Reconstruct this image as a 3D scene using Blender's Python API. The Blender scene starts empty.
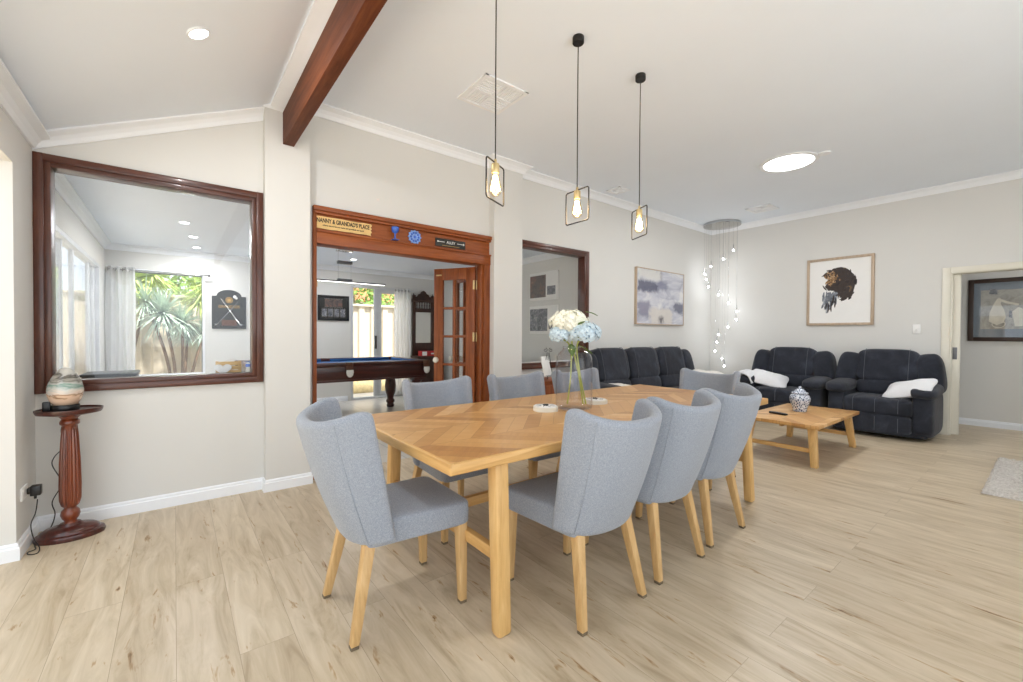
import bpy, bmesh, math, random
from mathutils import Vector, Matrix, Euler
R = math.radians; PI = math.pi
random.seed(7)
sc = bpy.context.scene
COL = sc.collection

# ------------------------------------------------------------------ materials
def srgb(r, g, b):
    f = lambda c: (c/255)/12.92 if c <= 10 else (((c/255)+0.055)/1.055)**2.4
    return (f(r), f(g), f(b), 1)

class NT:
    def __init__(s, name):
        s.m = bpy.data.materials.new(name); s.m.use_nodes = True
        s.t = s.m.node_tree; s.n = s.t.nodes
        s.p = s.n['Principled BSDF']; s.out = s.n['Material Output']
    def node(s, typ, **kw):
        n = s.n.new(typ)
        for k, v in kw.items(): setattr(n, k, v)
        return n
    def link(s, a, b): s.t.links.new(a, b)
    def set(s, inp, v):
        if hasattr(v, 'links'): s.link(v, inp)
        else: inp.default_value = v
    def math(s, op, a, b=None, c=None):
        n = s.node('ShaderNodeMath', operation=op)
        s.set(n.inputs[0], a)
        if b is not None: s.set(n.inputs[1], b)
        if c is not None: s.set(n.inputs[2], c)
        return n.outputs[0]
    def coord(s, scale=(1,1,1), rot=(0,0,0), kind='Object'):
        tc = s.node('ShaderNodeTexCoord'); mp = s.node('ShaderNodeMapping')
        mp.inputs['Scale'].default_value = scale; mp.inputs['Rotation'].default_value = rot
        s.link(tc.outputs[kind], mp.inputs['Vector']); return mp.outputs[0]
    def noise(s, vec, scale, detail=4, rough=.5, dist=0):
        n = s.node('ShaderNodeTexNoise'); n.inputs['Scale'].default_value = scale
        n.inputs['Detail'].default_value = detail; n.inputs['Roughness'].default_value = rough
        n.inputs['Distortion'].default_value = dist
        if vec is not None: s.link(vec, n.inputs['Vector'])
        return n.outputs[0]
    def ramp(s, fac, stops):
        n = s.node('ShaderNodeValToRGB'); e = n.color_ramp.elements
        while len(e) < len(stops): e.new(.5)
        for k, (p, c) in enumerate(stops): e[k].position = p; e[k].color = c
        s.link(fac, n.inputs[0]); return n.outputs[0]
    def mix(s, fac, a, b, mode='MIX'):
        n = s.node('ShaderNodeMix', data_type='RGBA', blend_type=mode)
        s.set(n.inputs[0], fac); s.set(n.inputs[6], a); s.set(n.inputs[7], b)
        return n.outputs[2]
    def bump(s, h, strength=.2, dist=.01):
        n = s.node('ShaderNodeBump'); n.inputs['Strength'].default_value = strength
        n.inputs['Distance'].default_value = dist; s.link(h, n.inputs['Height'])
        s.link(n.outputs[0], s.p.inputs['Normal'])

def mat(name, col, rough=.5, metal=0, spec=None, var=.06, vscale=8, bump=0, bscale=200, sheen=0, emis=None, estr=0, alpha=None, stretch=(1,1,1), coat=0):
    T = NT(name); v = T.coord(stretch)
    n = T.noise(v, vscale, 3)
    dark = tuple(c*(1-var) for c in col[:3])+(1,); lite = tuple(min(1, c*(1+var)) for c in col[:3])+(1,)
    T.link(T.ramp(n, [(.3, dark), (.7, lite)]), T.p.inputs['Base Color'])
    T.p.inputs['Roughness'].default_value = rough; T.p.inputs['Metallic'].default_value = metal
    if spec is not None: T.p.inputs['Specular IOR Level'].default_value = spec
    if sheen: T.p.inputs['Sheen Weight'].default_value = sheen
    if coat: T.p.inputs['Coat Weight'].default_value = coat; T.p.inputs['Coat Roughness'].default_value = .15
    if bump: T.bump(T.noise(T.coord(), bscale, 2), bump, .002)
    if emis: T.p.inputs['Emission Color'].default_value = emis; T.p.inputs['Emission Strength'].default_value = estr
    return T.m

def wood(name, c1, c2, c3, rough=.35, axis='x', scale=1., coat=0):
    T = NT(name)
    st = {'x': (.7, 9, 9), 'y': (9, .7, 9), 'z': (9, 9, .7)}[axis]
    v = T.coord(tuple(q*scale for q in st))
    n = T.noise(v, 3, 6, .6, .8)
    n2 = T.noise(v, 14, 3, .6)
    f = T.math('ADD', T.math('MULTIPLY', n, .75), T.math('MULTIPLY', n2, .25))
    T.link(T.ramp(f, [(.3, c1), (.5, c2), (.72, c3)]), T.p.inputs['Base Color'])
    T.p.inputs['Roughness'].default_value = rough
    if coat: T.p.inputs['Coat Weight'].default_value = coat; T.p.inputs['Coat Roughness'].default_value = .12
    T.bump(f, .06, .003)
    return T.m

def glass(name, tint=(1,1,1,1), refl=1., rough=0.0, base=0.0):
    T = NT(name); T.n.remove(T.p)
    tr = T.node('ShaderNodeBsdfTransparent'); tr.inputs[0].default_value = tint
    gl = T.node('ShaderNodeBsdfGlossy'); gl.inputs['Roughness'].default_value = rough
    fr = T.node('ShaderNodeLayerWeight'); fr.inputs[0].default_value = .5
    mx = T.node('ShaderNodeMixShader')
    f = T.math('ADD', T.math('MULTIPLY', T.math('POWER', fr.outputs[1], 4.5), .75*refl), .04*refl+base)
    T.link(f, mx.inputs[0]); T.link(tr.outputs[0], mx.inputs[1]); T.link(gl.outputs[0], mx.inputs[2])
    T.link(mx.outputs[0], T.out.inputs[0]); return T.m

M = {}
M['wall'] = mat('wall_paint', srgb(217,216,212), .7, var=.012, vscale=2, bump=.05, bscale=300)
M['ceil'] = mat('ceiling_paint', srgb(234,241,250), .8, var=.008, vscale=2)
M['white'] = mat('white_gloss_trim', srgb(240,243,247), .4, var=.01)
M['cream'] = mat('cream_door_trim', srgb(226,222,208), .4, var=.01)
M['jarrah'] = wood('jarrah_window_timber', srgb(54,27,17), srgb(82,43,29), srgb(104,60,42), .35, 'x', coat=.3)
M['jarrahz'] = wood('jarrah_upright_timber', srgb(54,27,17), srgb(82,43,29), srgb(104,60,42), .35, 'z', coat=.3)
M['cedar'] = wood('red_door_timber', srgb(108,50,12), srgb(140,70,22), srgb(164,92,38), .45, 'x')
M['cedarz'] = wood('red_door_timber_upright', srgb(100,46,12), srgb(132,66,22), srgb(156,88,38), .45, 'z')
M['beam'] = wood('beam_timber', srgb(70,34,18), srgb(98,52,28), srgb(124,72,42), .6, 'y')
M['beam'].node_tree.nodes['Principled BSDF'].inputs['Specular IOR Level'].default_value = .15
M['mahog'] = wood('mahogany', srgb(44,16,12), srgb(70,26,18), srgb(92,36,24), .3, 'z', coat=.4)
M['mahogx'] = wood('mahogany_long_grain', srgb(44,16,12), srgb(68,26,18), srgb(86,34,24), .3, 'x', coat=.4)
M['redwood'] = wood('polished_redwood', srgb(70,26,12), srgb(112,48,22), srgb(140,68,34), .28, 'z', coat=.5)
M['darkcarve'] = wood('dark_carved_timber', srgb(40,22,16), srgb(62,36,26), srgb(80,48,34), .45, 'z')
M['oakleg'] = wood('pale_oak_leg', srgb(186,146,92), srgb(206,168,114), srgb(222,188,138), .45, 'z')
M['oakz'] = wood('oak_upright', srgb(190,146,84), srgb(212,170,108), srgb(226,188,130), .42, 'z')
M['oakx'] = wood('oak_rail', srgb(186,140,80), srgb(206,162,100), srgb(222,182,124), .42, 'x')
M['oaky'] = wood('oak_cross_rail', srgb(186,140,80), srgb(206,162,100), srgb(222,182,124), .42, 'y')
M['framewood'] = wood('pale_frame_timber', srgb(166,144,122), srgb(184,163,140), srgb(200,180,158), .5, 'z')
M['boxwood'] = wood('pine_box', srgb(196,156,100), srgb(214,180,124), srgb(226,196,146), .5, 'x')
M['black'] = mat('black_plastic', srgb(22,22,23), .35)
M['blackmetal'] = mat('black_powdercoat', srgb(34,32,31), .4, metal=.3)
M['brass'] = mat('aged_brass', srgb(206,184,136), .4, metal=.7)
M['chrome'] = mat('chrome', srgb(200,200,200), .2, metal=1)
M['alu'] = mat('white_aluminium', srgb(206,208,210), .35)
M['aludark'] = mat('grey_aluminium', srgb(110,112,116), .35, metal=.3)
M['glass'] = glass('window_glass', (.985,.99,.99,1), .9)
M['vglass'] = glass('vase_glass', (.955,.955,.965,1), .8, base=.0)
M['bulbglass'] = glass('bulb_glass', (1,.93,.8,1), .8)
M['mirror'] = mat('mirror_silver', srgb(225,225,222), .03, metal=1, var=0)
def m_voile():
    T = NT('white_voile'); T.p.inputs['Base Color'].default_value = srgb(248,248,248); T.p.inputs['Roughness'].default_value = .9
    tl = T.node('ShaderNodeBsdfTranslucent'); tl.inputs[0].default_value = srgb(250,250,250); mx = T.node('ShaderNodeMixShader'); mx.inputs[0].default_value = .62
    T.link(T.p.outputs[0], mx.inputs[1]); T.link(tl.outputs[0], mx.inputs[2]); T.link(mx.outputs[0], T.out.inputs[0]); return T.m
M['curtain'] = m_voile()
M['paper'] = mat('white_mount_paper', srgb(236,235,232), .6, var=.01)
M['greenfab'] = mat('dark_green_leather', srgb(44,50,42), .45, var=.15)
M['felt'] = mat('blue_baize', srgb(44,88,140), .9, var=.05)
M['net'] = mat('white_cotton_net', srgb(228,226,220), .8)
M['leather'] = mat('brown_pocket_leather', srgb(92,54,34), .5)
M['throw'] = mat('cream_throw_fabric', srgb(224,221,214), .9, var=.05, vscale=25, bump=.3, bscale=120)
M['pillow'] = mat('white_pillow_cotton', srgb(228,228,230), .9, var=.03, bump=.2, bscale=60)
M['leaf'] = mat('hydrangea_leaf', srgb(96,122,54), .5, var=.2)
M['stem'] = mat('hydrangea_stem', srgb(172,178,84), .5, var=.1)
M['hwhite'] = mat('white_petal', srgb(246,246,232), .6, var=.04, vscale=30)
M['hcore'] = mat('green_white_petal', srgb(206,210,176), .6, var=.1)
M['hblue'] = mat('pale_blue_petal', srgb(204,222,232), .6, var=.12, vscale=60)
M['hblue2'] = mat('deep_blue_petal', srgb(120,160,196), .6, var=.12, vscale=40)
M['fence'] = mat('cream_fence_steel', srgb(190,178,158), .6, var=.04)
M['paving'] = mat('pale_paving', srgb(214,206,196), .8, var=.08, vscale=6)
M['bounce_tiles'] = mat('pale_bounce_tiles', srgb(222,219,214), .5, var=.03, vscale=6)  # pale surface for the unseen floor that bounces sunlight upward
M['edging'] = mat('limestone_edging', srgb(176,160,120), .9, var=.2, vscale=14)
M['roof'] = mat('terracotta_roof', srgb(190,98,66), .8, var=.15)
M['yucca'] = mat('grey_green_yucca', srgb(166,182,164), .5, var=.25, vscale=3)
M['yucca2'] = mat('yellow_green_yucca', srgb(184,198,112), .5, var=.25, vscale=3)
M['foliage'] = mat('garden_foliage', srgb(112,146,62), .6, var=.35, vscale=3)
M['bark'] = mat('brown_bark', srgb(122,98,76), .9, var=.2)
M['blueglass'] = mat('blue_ceramic', srgb(64,104,196), .25, var=.25, vscale=30)
M['bluelight'] = mat('light_blue_ceramic', srgb(126,160,222), .25, var=.2, vscale=40)
M['red'] = mat('red_card', srgb(178,34,38), .5)
M['signwood'] = mat('cream_sign_board', srgb(226,190,126), .6, var=.08, stretch=(2,2,20))
M['signink'] = mat('black_sign_ink', srgb(34,24,16), .6)
M['white_ink'] = mat('white_sign_ink', srgb(235,235,230), .6)
M['gold_ink'] = mat('gold_sign_ink', srgb(190,150,80), .5)
M['board'] = mat('black_sign_board', srgb(40,40,38), .5)
M['ivory'] = mat('ivory_ceramic', srgb(232,228,214), .3)
M['dkmat'] = mat('dark_brown_frame', srgb(52,34,24), .45)
M['bluemat'] = mat('slate_blue_mount', srgb(120,130,142), .7, var=.06)
M['outlet'] = mat('white_switch_plastic', srgb(240,240,238), .35, var=0)
M['rubber'] = mat('dark_chair_glide', srgb(110,96,76), .6)
M['lamp_on'] = mat('lit_lamp_lens', srgb(255,255,255), .5, var=0, emis=(1,.98,.95,1), estr=14)
M['sky_on'] = mat('lit_skylight_lens', srgb(255,255,255), .5, var=0, emis=(1,1,1,1), estr=8)
M['fil'] = mat('glowing_filament', srgb(255,220,150), .5, var=0, emis=(1,.72,.36,1), estr=45)
M['crystal'] = mat('lit_crystal', srgb(255,255,255), .3, var=0, emis=(.92,.95,1,1), estr=22)
M['led'] = mat('lit_bar_lens', srgb(255,255,255), .5, var=0, emis=(1,.97,.92,1), estr=3)

def m_chairfabric():
    T = NT('grey_blue_woven_fabric'); v = T.coord((1,1,1))
    n = T.noise(v, 420, 3, .7); n2 = T.noise(v, 150, 3, .6)
    f = T.math('ADD', T.math('MULTIPLY', n, .7), T.math('MULTIPLY', n2, .3))
    T.link(T.ramp(f, [(.30, srgb(116,122,132)), (.52, srgb(150,156,166)), (.72, srgb(180,185,193))]), T.p.inputs['Base Color'])
    T.p.inputs['Roughness'].default_value = .9; T.p.inputs['Sheen Weight'].default_value = .25
    T.p.inputs['Specular IOR Level'].default_value = .2
    T.bump(f, .35, .002); return T.m
M['fabric'] = m_chairfabric()
def m_suede():
    T = NT('charcoal_suede'); v = T.coord()
    n = T.noise(v, 5, 5, .65, .5)
    T.link(T.ramp(n, [(.3, srgb(30,32,39)), (.55, srgb(44,47,56)), (.75, srgb(62,66,77))]), T.p.inputs['Base Color'])
    T.p.inputs['Roughness'].default_value = .85; T.p.inputs['Sheen Weight'].default_value = .12
    T.p.inputs['Specular IOR Level'].default_value = .25
    T.bump(T.noise(v, 14, 3), .35, .015); return T.m
M['suede'] = m_suede()
M['stitch'] = mat('grey_stitching', srgb(90,92,100), .8)
def m_floor():
    T = NT('oak_plank_floor')
    v = T.coord((1,1,1), (0,0,R(90)))
    br = T.node('ShaderNodeTexBrick'); T.link(v, br.inputs['Vector'])
    br.offset = .37; br.inputs['Scale'].default_value = 1
    br.inputs['Brick Width'].default_value = 1.9; br.inputs['Row Height'].default_value = .19
    br.inputs['Mortar Size'].default_value = .0012; br.inputs['Mortar Smooth'].default_value = .3; br.inputs['Bias'].default_value = 0
    br.inputs['Color1'].default_value = (0,0,0,1); br.inputs['Color2'].default_value = (1,1,1,1); br.inputs['Mortar'].default_value = (.5,.5,.5,1)
    sep = T.node('ShaderNodeSeparateColor'); T.link(br.outputs['Color'], sep.inputs[0])
    pid = sep.outputs[0]
    # grain coordinates shifted per plank
    add = T.node('ShaderNodeVectorMath', operation='MULTIPLY_ADD')
    cmb = T.node('ShaderNodeCombineXYZ'); T.link(pid, cmb.inputs[0]); T.link(pid, cmb.inputs[1]); T.link(pid, cmb.inputs[2])
    T.link(cmb.outputs[0], add.inputs[0]); add.inputs[1].default_value = (7,11,5); T.link(v, add.inputs[2])
    mp = T.node('ShaderNodeMapping'); mp.inputs['Scale'].default_value = (.9,6,1); T.link(add.outputs[0], mp.inputs['Vector'])
    g = T.noise(mp.outputs[0], 2.2, 7, .62, 1.2)
    mp2 = T.node('ShaderNodeMapping'); mp2.inputs['Scale'].default_value = (2.6,13,1); T.link(add.outputs[0], mp2.inputs['Vector'])
    k = T.noise(mp2.outputs[0], 1.6, 4, .65, .5)
    base = T.ramp(g, [(.28, srgb(174,155,127)), (.45, srgb(197,180,153)), (.6, srgb(209,193,168)), (.78, srgb(220,206,184))])
    knot = T.ramp(k, [(.63, (1,1,1,1)), (.69, srgb(222,202,176)), (.75, srgb(132,106,80))])
    c = T.mix(1., base, knot, 'MULTIPLY')
    tone = T.ramp(pid, [(0, (.90,.885,.87,1)), (1, (1.0,1.0,1.0,1))])
    c = T.mix(1., c, tone, 'MULTIPLY')
    c = T.mix(T.math('MULTIPLY', br.outputs['Fac'], .5), c, srgb(120,98,72))
    T.link(c, T.p.inputs['Base Color'])
    T.p.inputs['Roughness'].default_value = .36
    T.p.inputs['Specular IOR Level'].default_value = .4
    inv = T.math('SUBTRACT', 1, br.outputs['Fac'])
    T.bump(T.math('ADD', inv, T.math('MULTIPLY', g, .1)), .15, .002)
    return T.m
M['floor'] = m_floor()
def m_tile():
    T = NT('pale_grey_tiles'); v = T.coord()
    br = T.node('ShaderNodeTexBrick'); T.link(v, br.inputs['Vector']); br.offset = 0
    br.inputs['Scale'].default_value = 1; br.inputs['Brick Width'].default_value = .6; br.inputs['Row Height'].default_value = .6
    br.inputs['Mortar Size'].default_value = .004
    br.inputs['Color1'].default_value = srgb(196,192,184); br.inputs['Color2'].default_value = srgb(204,200,192); br.inputs['Mortar'].default_value = srgb(160,155,148)
    T.link(br.outputs['Color'], T.p.inputs['Base Color']); T.p.inputs['Roughness'].default_value = .3; return T.m
M['tile'] = m_tile()
def m_chevron():
    # V shaped parquet: x along the table, y across
    T = NT('oak_chevron_parquet')
    tc = T.node('ShaderNodeTexCoord'); s = T.node('ShaderNodeSeparateXYZ'); T.link(tc.outputs['Object'], s.inputs[0])
    bw = .285
    yy = T.math('DIVIDE', T.math('ADD', s.outputs[1], bw*2), bw)
    band = T.math('FLOOR', yy)
    tri = T.math('PINGPONG', T.math('ADD', s.outputs[1], bw*2), bw)
    p = T.math('DIVIDE', T.math('ADD', s.outputs[0], tri), .105)
    pid = T.math('FLOOR', p)
    cmb = T.node('ShaderNodeCombineXYZ'); T.link(pid, cmb.inputs[0]); T.link(band, cmb.inputs[1])
    wn = T.node('ShaderNodeTexWhiteNoise', noise_dimensions='2D'); T.link(cmb.outputs[0], wn.inputs['Vector'])
    # grain follows the plank direction
    alt = T.math('SUBTRACT', T.math('MULTIPLY', T.math('PINGPONG', band, 1), 2), 1)
    q = T.math('ADD', T.math('MULTIPLY', s.outputs[1], alt), s.outputs[0])
    q2 = T.math('SUBTRACT', s.outputs[0], T.math('MULTIPLY', s.outputs[1], alt))
    c2 = T.node('ShaderNodeCombineXYZ'); T.link(T.math('MULTIPLY', q, 30), c2.inputs[0]); T.link(T.math('MULTIPLY', q2, 2.5), c2.inputs[1]); T.link(T.math('MULTIPLY', wn.outputs[0], 20), c2.inputs[2])
    g = T.noise(c2.outputs[0], 1, 5, .6, .6)
    f = T.math('ADD', T.math('MULTIPLY', wn.outputs[0], .62), T.math('MULTIPLY', g, .42))
    c = T.ramp(f, [(.15, srgb(166,116,62)), (.42, srgb(194,144,84)), (.70, srgb(208,162,102)), (.95, srgb(228,192,140))])
    fr = T.math('FRACT', p)
    e = T.math('LESS_THAN', T.math('MINIMUM', fr, T.math('SUBTRACT', 1, fr)), .02)
    fb = T.math('FRACT', yy); e2 = T.math('LESS_THAN', T.math('MINIMUM', fb, T.math('SUBTRACT', 1, fb)), .008)
    c = T.mix(T.math('MULTIPLY', T.math('MAXIMUM', e, e2), .45), c, srgb(130,88,46))
    T.link(c, T.p.inputs['Base Color']); T.p.inputs['Roughness'].default_value = .38
    T.p.inputs['Coat Weight'].default_value = .15; T.p.inputs['Coat Roughness'].default_value = .25
    return T.m
M['chevron'] = m_chevron()
def m_egg():
    T = NT('swirled_egg_glass'); tc = T.node('ShaderNodeTexCoord'); sp = T.node('ShaderNodeSeparateXYZ'); T.link(tc.outputs['Object'], sp.inputs[0])
    n = T.noise(T.coord((1,1,2.2)), 9, 4, .55, 1.4)
    z = T.math('DIVIDE', T.math('SUBTRACT', sp.outputs[2], .03), .195)
    f = T.math('ADD', z, T.math('MULTIPLY', T.math('SUBTRACT', n, .5), .55))
    T.link(T.ramp(f, [(.05, srgb(226,196,172)), (.22, srgb(222,188,160)), (.27, srgb(150,112,80)), (.32, srgb(226,206,188)), (.42, srgb(196,196,188)), (.50, srgb(112,146,132)), (.56, srgb(186,186,178)), (.63, srgb(122,118,108)), (.70, srgb(168,164,154)), (.78, srgb(84,78,70)), (.84, srgb(190,186,178)), (.96, srgb(206,202,192))]), T.p.inputs['Base Color'])
    T.p.inputs['Roughness'].default_value = .08; T.p.inputs['Coat Weight'].default_value = .5
    return T.m
M['egg'] = m_egg()
def m_abstract():
    T = NT('abstract_canvas'); tc = T.node('ShaderNodeTexCoord'); s = T.node('ShaderNodeSeparateXYZ'); T.link(tc.outputs['Object'], s.inputs[0])
    x, z = s.outputs[0], s.outputs[2]
    wob = T.noise(T.coord((3,1,3)), 2, 5, .7, .6)
    w = T.math('MULTIPLY', T.math('SUBTRACT', wob, .5), .28)
    X = T.math('ADD', x, w); Zz = T.math('ADD', z, T.math('MULTIPLY', w, .6))
    base = T.ramp(T.noise(T.coord((1.2,1,3)), 2.2, 5, .6, 1), [(.3, srgb(158,160,176)), (.5, srgb(196,197,206)), (.7, srgb(224,223,222))])
    def box(x0, x1, z0, z1):
        def st(val, e, sg):
            q = T.math('MULTIPLY_ADD', T.math('SUBTRACT', val, e), sg/.06, .5); q.node.use_clamp = True; return q
        return T.math('MULTIPLY', T.math('MULTIPLY', T.math('MULTIPLY', st(X, x0, 1), st(X, x1, -1)), T.math('MULTIPLY', st(Zz, z0, 1), st(Zz, z1, -1))), .85)
    c = T.mix(box(-.62,-.1,.08,.24), base, srgb(74,76,100))
    c = T.mix(box(-.1,.16,.12,.26), c, srgb(128,130,152))
    c = T.mix(box(-.62,-.32,-.30,-.08), c, srgb(136,134,152))
    c = T.mix(box(.36,.63,-.22,-.06), c, srgb(92,94,116))
    c = T.mix(box(-.3,.3,-.42,-.17), c, srgb(214,208,200))
    c = T.mix(box(-.07,.03,-.42,-.3), c, srgb(80,74,84))
    c = T.mix(box(-.62,-.02,.27,.42), c, srgb(214,213,208))
    c = T.mix(box(-.02,.01,.25,.42), c, srgb(150,148,150))
    T.link(c, T.p.inputs['Base Color']); T.p.inputs['Roughness'].default_value = .6; return T.m
M['abstract'] = m_abstract()
def m_ink(name, stops, scale=9, st=(1,1,1)):
    T = NT(name); n = T.noise(T.coord(st), scale, 5, .7, 1.2)
    T.link(T.ramp(n, stops), T.p.inputs['Base Color']); T.p.inputs['Roughness'].default_value = .6; return T.m
M['lion'] = m_ink('painted_mane', [(.35, srgb(26,22,24)), (.5, srgb(58,44,36)), (.58, srgb(44,40,46)), (.68, srgb(120,92,54)), (.8, srgb(176,148,120))], 11)
M['lion2'] = m_ink('painted_brown_face', [(.3, srgb(60,40,26)), (.5, srgb(140,104,62)), (.62, srgb(196,164,128)), (.75, srgb(150,70,50))], 14)
M['lion3'] = m_ink('painted_grey_drips', [(.3, srgb(60,64,74)), (.5, srgb(110,116,126)), (.7, srgb(190,194,198))], 12)
M['photo'] = m_ink('dark_photo_print', [(.3, srgb(48,46,48)), (.5, srgb(96,84,80)), (.62, srgb(128,86,72)), (.75, srgb(160,158,156))], 9)
M['photo2'] = m_ink('grey_photo_print', [(.3, srgb(58,62,72)), (.5, srgb(116,118,126)), (.7, srgb(190,190,190))], 16)
M['etching'] = m_ink('faded_etching', [(.3, srgb(140,136,130)), (.5, srgb(166,162,155)), (.7, srgb(186,183,176))], 9)
M['figure'] = mat('faded_cream_print', srgb(214,208,194), .7, var=.08, vscale=12)
M['jar'] = None
def m_jar():
    T = NT('blue_and_white_porcelain'); v = T.coord((1,1,.8))
    vo = T.node('ShaderNodeTexVoronoi', feature='DISTANCE_TO_EDGE'); vo.inputs['Scale'].default_value = 52; T.link(v, vo.inputs['Vector'])
    T.link(T.ramp(vo.outputs['Distance'], [(.05, srgb(226,230,236)), (.12, srgb(170,180,198)), (.22, srgb(58,72,106))]), T.p.inputs['Base Color'])
    T.p.inputs['Roughness'].default_value = .2; return T.m
M['jar'] = m_jar()
def m_rug():
    T = NT('grey_shag'); n = T.noise(T.coord(), 45, 5, .8)
    T.link(T.ramp(n, [(.3, srgb(186,178,170)), (.5, srgb(216,210,202)), (.7, srgb(236,231,224))]), T.p.inputs['Base Color'])
    T.p.inputs['Roughness'].default_value = 1; T.bump(n, 1, .02); return T.m
M['rug'] = m_rug()

# ------------------------------------------------------------------ mesh builder
class MB:
    def __init__(s): s.bm = bmesh.new()
    def _merge(s, t, mtx=None):
        if mtx is not None: bmesh.ops.transform(t, matrix=mtx, verts=t.verts)
        me = bpy.data.meshes.new('t'); t.to_mesh(me); t.free(); s.bm.from_mesh(me); bpy.data.meshes.remove(me); return s
    def box(s, x0, x1, y0, y1, z0, z1, bev=0, seg=2, mtx=None):
        t = bmesh.new(); bmesh.ops.create_cube(t, size=1)
        for v in t.verts: v.co = Vector(((x0+x1)/2+v.co.x*(x1-x0), (y0+y1)/2+v.co.y*(y1-y0), (z0+z1)/2+v.co.z*(z1-z0)))
        if bev: bmesh.ops.bevel(t, geom=list(t.edges), offset=bev, segments=seg, profile=.5, affect='EDGES')
        return s._merge(t, mtx)
    def taper(s, p0, p1, a0, a1, bev=.004, b0=None, b1=None):
        """square post from p0 (half-size a0) to p1 (half-size a1), ends horizontal"""
        b0 = b0 or a0; b1 = b1 or a1
        t = bmesh.new(); vs = []
        for p, a, b in ((p0, a0, b0), (p1, a1, b1)):
            for sx, sy in ((-1,-1),(1,-1),(1,1),(-1,1)): vs.append(t.verts.new((p[0]+sx*a, p[1]+sy*b, p[2])))
        t.faces.new(vs[3::-1]); t.faces.new(vs[4:])
        for k in range(4): t.faces.new((vs[k], vs[(k+1)%4], vs[4+(k+1)%4], vs[4+k]))
        bmesh.ops.recalc_face_normals(t, faces=t.faces)
        if bev: bmesh.ops.bevel(t, geom=list(t.edges), offset=bev, segments=2, profile=.5, affect='EDGES')
        return s._merge(t)
    def lathe(s, prof, c=(0,0,0), n=24, sx=1, sy=1, flute=None, mtx=None):
        t = bmesh.new(); rings = []
        for r, z in prof:
            ring = []
            for k in range(n):
                a = 2*PI*k/n; rr = r
                if flute and flute[1] <= z <= flute[2]: rr = r*(1-flute[3]*(.5+.5*math.cos(a*flute[0])))
                ring.append(t.verts.new((c[0]+rr*math.cos(a)*sx, c[1]+rr*math.sin(a)*sy, c[2]+z)))
            rings.append(ring)
        for a, b in zip(rings, rings[1:]):
            for k in range(n): t.faces.new((a[k], a[(k+1)%n], b[(k+1)%n], b[k]))
        for ring, flip in ((rings[0], True), (rings[-1], False)):
            if (prof[0] if flip else prof[-1])[0] > 1e-5: t.faces.new(ring[::-1] if flip else ring)
        bmesh.ops.remove_doubles(t, verts=t.verts, dist=1e-6)
        bmesh.ops.recalc_face_normals(t, faces=t.faces)
        return s._merge(t, mtx)
    def tube(s, pts, r, n=8, closed=False, smoothpts=0):
        pts = [Vector(p) for p in pts]
        if smoothpts:
            out = []
            m = len(pts)
            rng = range(m if closed else m-1)
            for i in rng:
                g = lambda j: pts[j % m] if closed else pts[max(0, min(m-1, j))]
                p0, p1, p2, p3 = g(i-1), g(i), g(i+1), g(i+2)
                for k in range(smoothpts):
                    u = k/smoothpts
                    out.append(.5*((2*p1)+(-p0+p2)*u+(2*p0-5*p1+4*p2-p3)*u*u+(-p0+3*p1-3*p2+p3)*u**3))
            if not closed: out.append(pts[-1])
            pts = out
        t = bmesh.new(); rings = []; m = len(pts); up = None
        for i, p in enumerate(pts):
            if closed: d = pts[(i+1)%m]-pts[i-1]
            else: d = pts[min(i+1, m-1)]-pts[max(i-1, 0)]
            d = d.normalized() if d.length > 1e-9 else Vector((0,0,1))
            if up is None: up = Vector((0,0,1)) if abs(d.z) < .9 else Vector((1,0,0))
            sd = d.cross(up)
            if sd.length < 1e-6: sd = d.orthogonal()
            sd.normalize(); up = sd.cross(d).normalized()
            rr = r[i*len(r)//m] if isinstance(r, (list, tuple)) else r
            rings.append([t.verts.new(p+sd*rr*math.cos(2*PI*k/n)+up*rr*math.sin(2*PI*k/n)) for k in range(n)])
        for i in range(m if closed else m-1):
            a, b = rings[i], rings[(i+1)%m]
            for k in range(n): t.faces.new((a[k], a[(k+1)%n], b[(k+1)%n], b[k]))
        if not closed: t.faces.new(rings[0][::-1]); t.faces.new(rings[-1])
        bmesh.ops.recalc_face_normals(t, faces=t.faces)
        return s._merge(t)
    def extr(s, poly, axis, a, b, mtx=None):
        """closed 2D polygon extruded along axis; 'x': poly=(y,z) 'y': poly=(x,z) 'z': poly=(x,y)"""
        t = bmesh.new()
        f = {'x': lambda p, q: (q, p[0], p[1]), 'y': lambda p, q: (p[0], q, p[1]), 'z': lambda p, q: (p[0], p[1], q)}[axis]
        A = [t.verts.new(f(p, a)) for p in poly]; B = [t.verts.new(f(p, b)) for p in poly]
        t.faces.new(A); t.faces.new(B[::-1]); n = len(poly)
        for k in range(n): t.faces.new((A[k], A[(k+1)%n], B[(k+1)%n], B[k]))
        bmesh.ops.recalc_face_normals(t, faces=t.faces)
        return s._merge(t, mtx)
    def puff(s, c, h, e=(.5,.5), mtx=None, nu=28, nv=16, f=None):
        """superellipsoid cushion, centre c, half sizes h"""
        t = bmesh.new(); sp = lambda w, p: math.copysign(abs(w)**p, w)
        rows = []
        for j in range(nv+1):
            v = -PI/2+PI*j/nv; row = []
            for i in range(nu):
                u = 2*PI*i/nu
                p = Vector((sp(math.cos(v), e[0])*sp(math.cos(u), e[1]), sp(math.cos(v), e[0])*sp(math.sin(u), e[1]), sp(math.sin(v), e[0])))
                p = Vector((p.x*h[0], p.y*h[1], p.z*h[2]))
                if f: p = f(p)
                row.append(t.verts.new(p))
            rows.append(row)
        for a, b in zip(rows, rows[1:]):
            for k in range(nu): t.faces.new((a[k], a[(k+1)%nu], b[(k+1)%nu], b[k]))
        bmesh.ops.remove_doubles(t, verts=t.verts, dist=1e-5)
        bmesh.ops.recalc_face_normals(t, faces=t.faces)
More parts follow.
